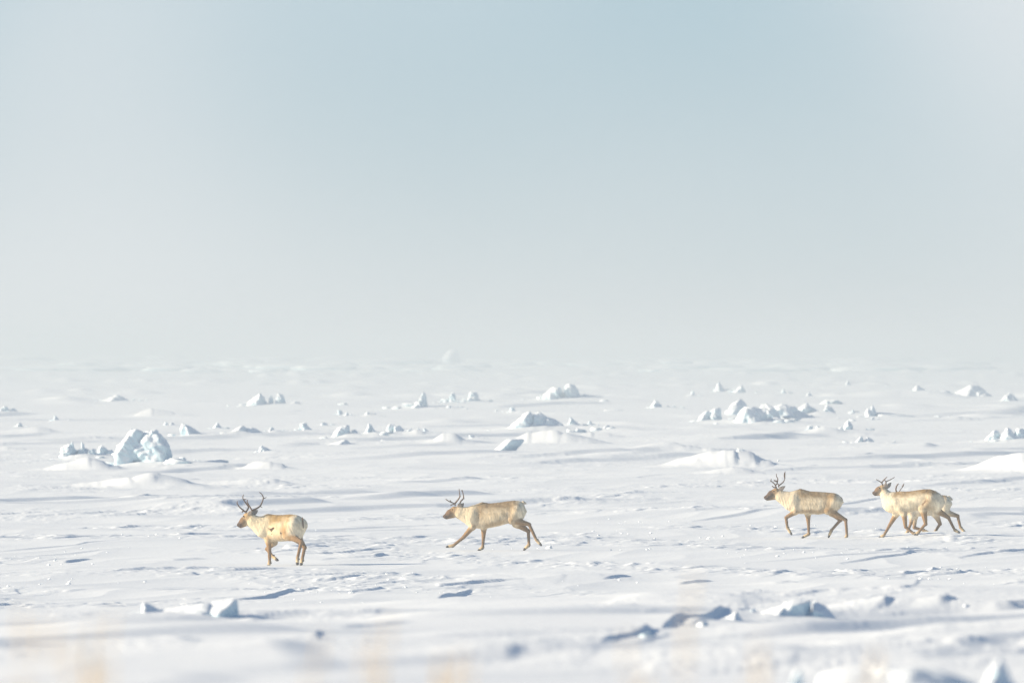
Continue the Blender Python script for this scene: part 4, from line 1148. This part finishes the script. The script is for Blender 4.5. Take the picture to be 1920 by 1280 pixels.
print('BY5', BY5, [HERD[k] for k in HERD])
make_caribou(5, 632.0, 1300, BY5, 2,
    [(690, 600, 640, .02), (715, 540, 690, .1), (800, 460, 740, .15), (880, 430, 760, .18), (1000, 440, 755, .2), (1150, 430, 745, .21), (1300, 424, 722, .19), (1400, 430, 690, .15), (1450, 468, 640, .09), (1476, 530, 590, .02)],
    {'fn': [(840, 600), (865, 760), (850, 860), (800, 985), (765, 1036)], 'ff': [(860, 600), (915, 760), (905, 930), (1040, 968), (1150, 1012)],
     'hn': [(1375, 560), (1370, 690), (1570, 745), (1615, 925), (1695, 1012)], 'hf': [(1330, 560), (1225, 700), (1305, 870), (1235, 980), (1190, 1030)]},
    {'nose': (495, 490, 18), 'muzzle': (515, 488, 31), 'chin': (530, 515, 15), 'mid': (575, 450, 48), 'skull': (640, 430, 52), 'jaw': (620, 500, 35), 'neck': (690, 500, 70), 'neckbase': (800, 570, 115),
     'throat': (680, 530, 52), 'breast': (760, 620, 75), 'eye': (605, 415, 1)},
    [[([(640, 390, -.04), (617, 345, -.06), (628, 285, -.10), (656, 248, -.12)], .015, .009)],
     [([(660, 390, .05), (685, 350, .08), (722, 300, .12), (748, 245, .14)], .009, .006), ([(722, 300, .12), (730, 282, .12), (742, 262, .12)], .013, .010)]],
    [((660, 430), (700, 380), -.05, -.08, .04), ((675, 430), (720, 390), .05, .11, .04)],
    [(1430, 445), (1490, 500), (0.62, 0.55, 0.43), 0.038],
    'pale caribou mostly hidden behind the white-chested one, only rump, legs and antler tips showing',
    dict(flank=np.array((0.703, 0.629, 0.509)), back=np.array((0.260, 0.189, 0.113)), b0=0.62, b1=0.9, shoulder=0.2, thigh=0.15, band=0.3, upleg=np.array((0.70, 0.6, 0.45))))

# ------------------------------------------------------------------ foreground grass, far out of focus
def grass_tuft(px, top, n, spread, d, label, heads=True):
    rg = random.Random(int(px))
    X = (px - 960) / F * d
    zg = float(height(np.array([X]), np.array([d]))[0])
    H0 = ZC + (EY - top) / F * d - zg
    parts = []
    for i in range(n):
        x0, y0 = rg.uniform(-0.5, 0.5) * spread, rg.uniform(-0.5, 0.5) * spread * 2
        h = H0 * rg.uniform(0.72, 1.05)
        lean = rg.uniform(-0.02, 0.10) * h; ly = rg.uniform(-0.1, 0.1) * h
        pts = [(x0, y0, -0.08), (x0 + lean * 0.25, y0 + ly * 0.3, h * 0.5), (x0 + lean, y0 + ly, h)]
        parts.append(tube(pts, [0.0011, 0.0009, 0.0006], 5, 4))
        if heads:
            a = np.array(pts[1]); b = np.array(pts[2])
            hd = b - a; hd /= np.linalg.norm(hd)
            v, f = blob(b, hd * 0.045, (0.0030, 0, 0), (0, 0.0030, 0))
            parts.append((v, f))
    v, f = join(parts)
    o = mesh_obj('dry_grass', v, f, M_GRASS)
    o.location = (X, d, zg)
    tag(o, label, 'grass', 'dry grass stalks in the near foreground')

for a in [(35, 1185, 7, 0.06, 23, 'blurred dry grass stalks at the lower left edge'),
          (155, 1190, 12, 0.06, 23.5, 'strongest orange blur of dry grass near the lower left corner'),
          (590, 1235, 3, 0.05, 23, 'faint blurred grass stalks left of the bottom centre'),
          (680, 1195, 6, 0.09, 25, 'tall tan blur of dry grass just left of the dark tuft at the bottom edge'),
          (830, 1248, 11, 0.06, 25, 'short dark brown grass tuft at the bottom edge near the centre'),
          (1180, 1222, 4, 0.05, 23, 'faint grass blur below the notch-edged snow ledge'),
          (1268, 1128, 3, 0.04, 24, 'tallest faint grass stalks crossing the long undercut ledge'),
          (1400, 1228, 4, 0.05, 23, 'faint grass blur left of the frosted hummock in the bottom right'),
          (1605, 1240, 4, 0.04, 24, 'faint grass blur in front of the frosted hummock at the bottom right')]:
    grass_tuft(*a)

# ------------------------------------------------------------------ small things
def clod(px, py, w, label):
    X, D, z = ray_hit(px, py)
    rg = np.random.RandomState(int(px))
    d, f = ICO[3]
    r = 1 + 0.35 * noise3(d + rg.uniform(0, 9, 3), 1.6, 51) + 0.15 * noise3(d, 5.0, 54)
    v = d * r[:, None] * np.array((w, w * 0.8, w * 0.7))
    o = mesh_obj('snow_clod', v, f.tolist(), M_SNOW)
    o.location = (X, D, z + w * 0.45)
    tag(o, label, 'snow clod')
clod(1030, 1030, 0.075, 'clod of snow kicked up behind the striding caribou')

def crumbs():
    rg = np.random.RandomState(5)
    V, Fc = [], []
    d, f = ICO[2]
    off = 0
    n = 190
    cl = [(rg.uniform(-10.5, 10.5), rg.uniform(195, 300)) for _ in range(34)]
    pts = []
    for i in range(n):
        c = cl[rg.randint(len(cl))]
        pts.append((c[0] + rg.normal() * 0.7, c[1] + rg.normal() * 2.0))
    pts = np.array(pts)
    zz = height(pts[:, 0], pts[:, 1])
    sub = ICO[2]
    d2, f2 = icosphere(1)
    for (x, y), z in zip(pts, zz):
        s = 0.010 + 0.022 * rg.rand() ** 3
        r = 1 + 0.4 * rg.uniform(-1, 1, len(d2))
        V.append(d2 * r[:, None] * np.array((s * 1.4, s, s)) + np.array((x, y, z + 0.3 * s)))
        Fc.append(f2 + off); off += len(d2)
    o = mesh_obj('snow_crumbs', np.concatenate(V), np.concatenate(Fc).tolist(), M_SNOW, smooth=False)
    tag(o, 'crumbs of wind-broken crust scattered over the snow around the animals', 'snow crumbs', None, 'stuff')
crumbs()

def rubble():
    rg = np.random.RandomState(11)
    V, Fc, off = [], [], 0
    d2, f2 = ICO[2]
    pts = []
    for X, D, wid, ht in SITES:
        if D < 400: continue
        for j in range(rg.randint(3, 9)):
            sx = rg.choice([-1, 1]) * rg.uniform(0.35, 1.1) * wid + 0.15 * wid
            pts.append((X + sx, D + rg.uniform(-1.0, 0.6) * wid, min(0.5, ht * rg.uniform(0.05, 0.17))))
    for i in range(80):
        D = rg.uniform(2800, 4700)
        cx = rg.uniform(-0.05, 0.05) * D
        for j in range(rg.randint(2, 7)):
            pts.append((cx + rg.normal() * 14, D + rg.normal() * 25, rg.uniform(0.6, 1.9)))
    pts = np.array(pts)
    zz = height(pts[:, 0], pts[:, 1])
    for (x, y, s), z in zip(pts, zz):
        o = rg.uniform(0, 60, 3)
        r = 1 + 0.38 * noise3(d2 + o, 1.4, 81) + 0.2 * noise3(d2 + o, 3.3, 84)
        V.append(d2 * r[:, None] * np.array((s * rg.uniform(1.0, 2.6) * (3.0 if y > 2500 else 1.0), s * 1.2, s * rg.uniform(0.5, 0.9))) + np.array((x, y, z + 0.05 * s)))
        Fc.append(f2 + off); off += len(d2)
    o = mesh_obj('ice_rubble', np.concatenate(V), np.concatenate(Fc).tolist(), M_ICE)
    tag(o, 'small broken ice rubble strewn over the plain between the larger blocks', 'ice rubble', None, 'stuff')
rubble()
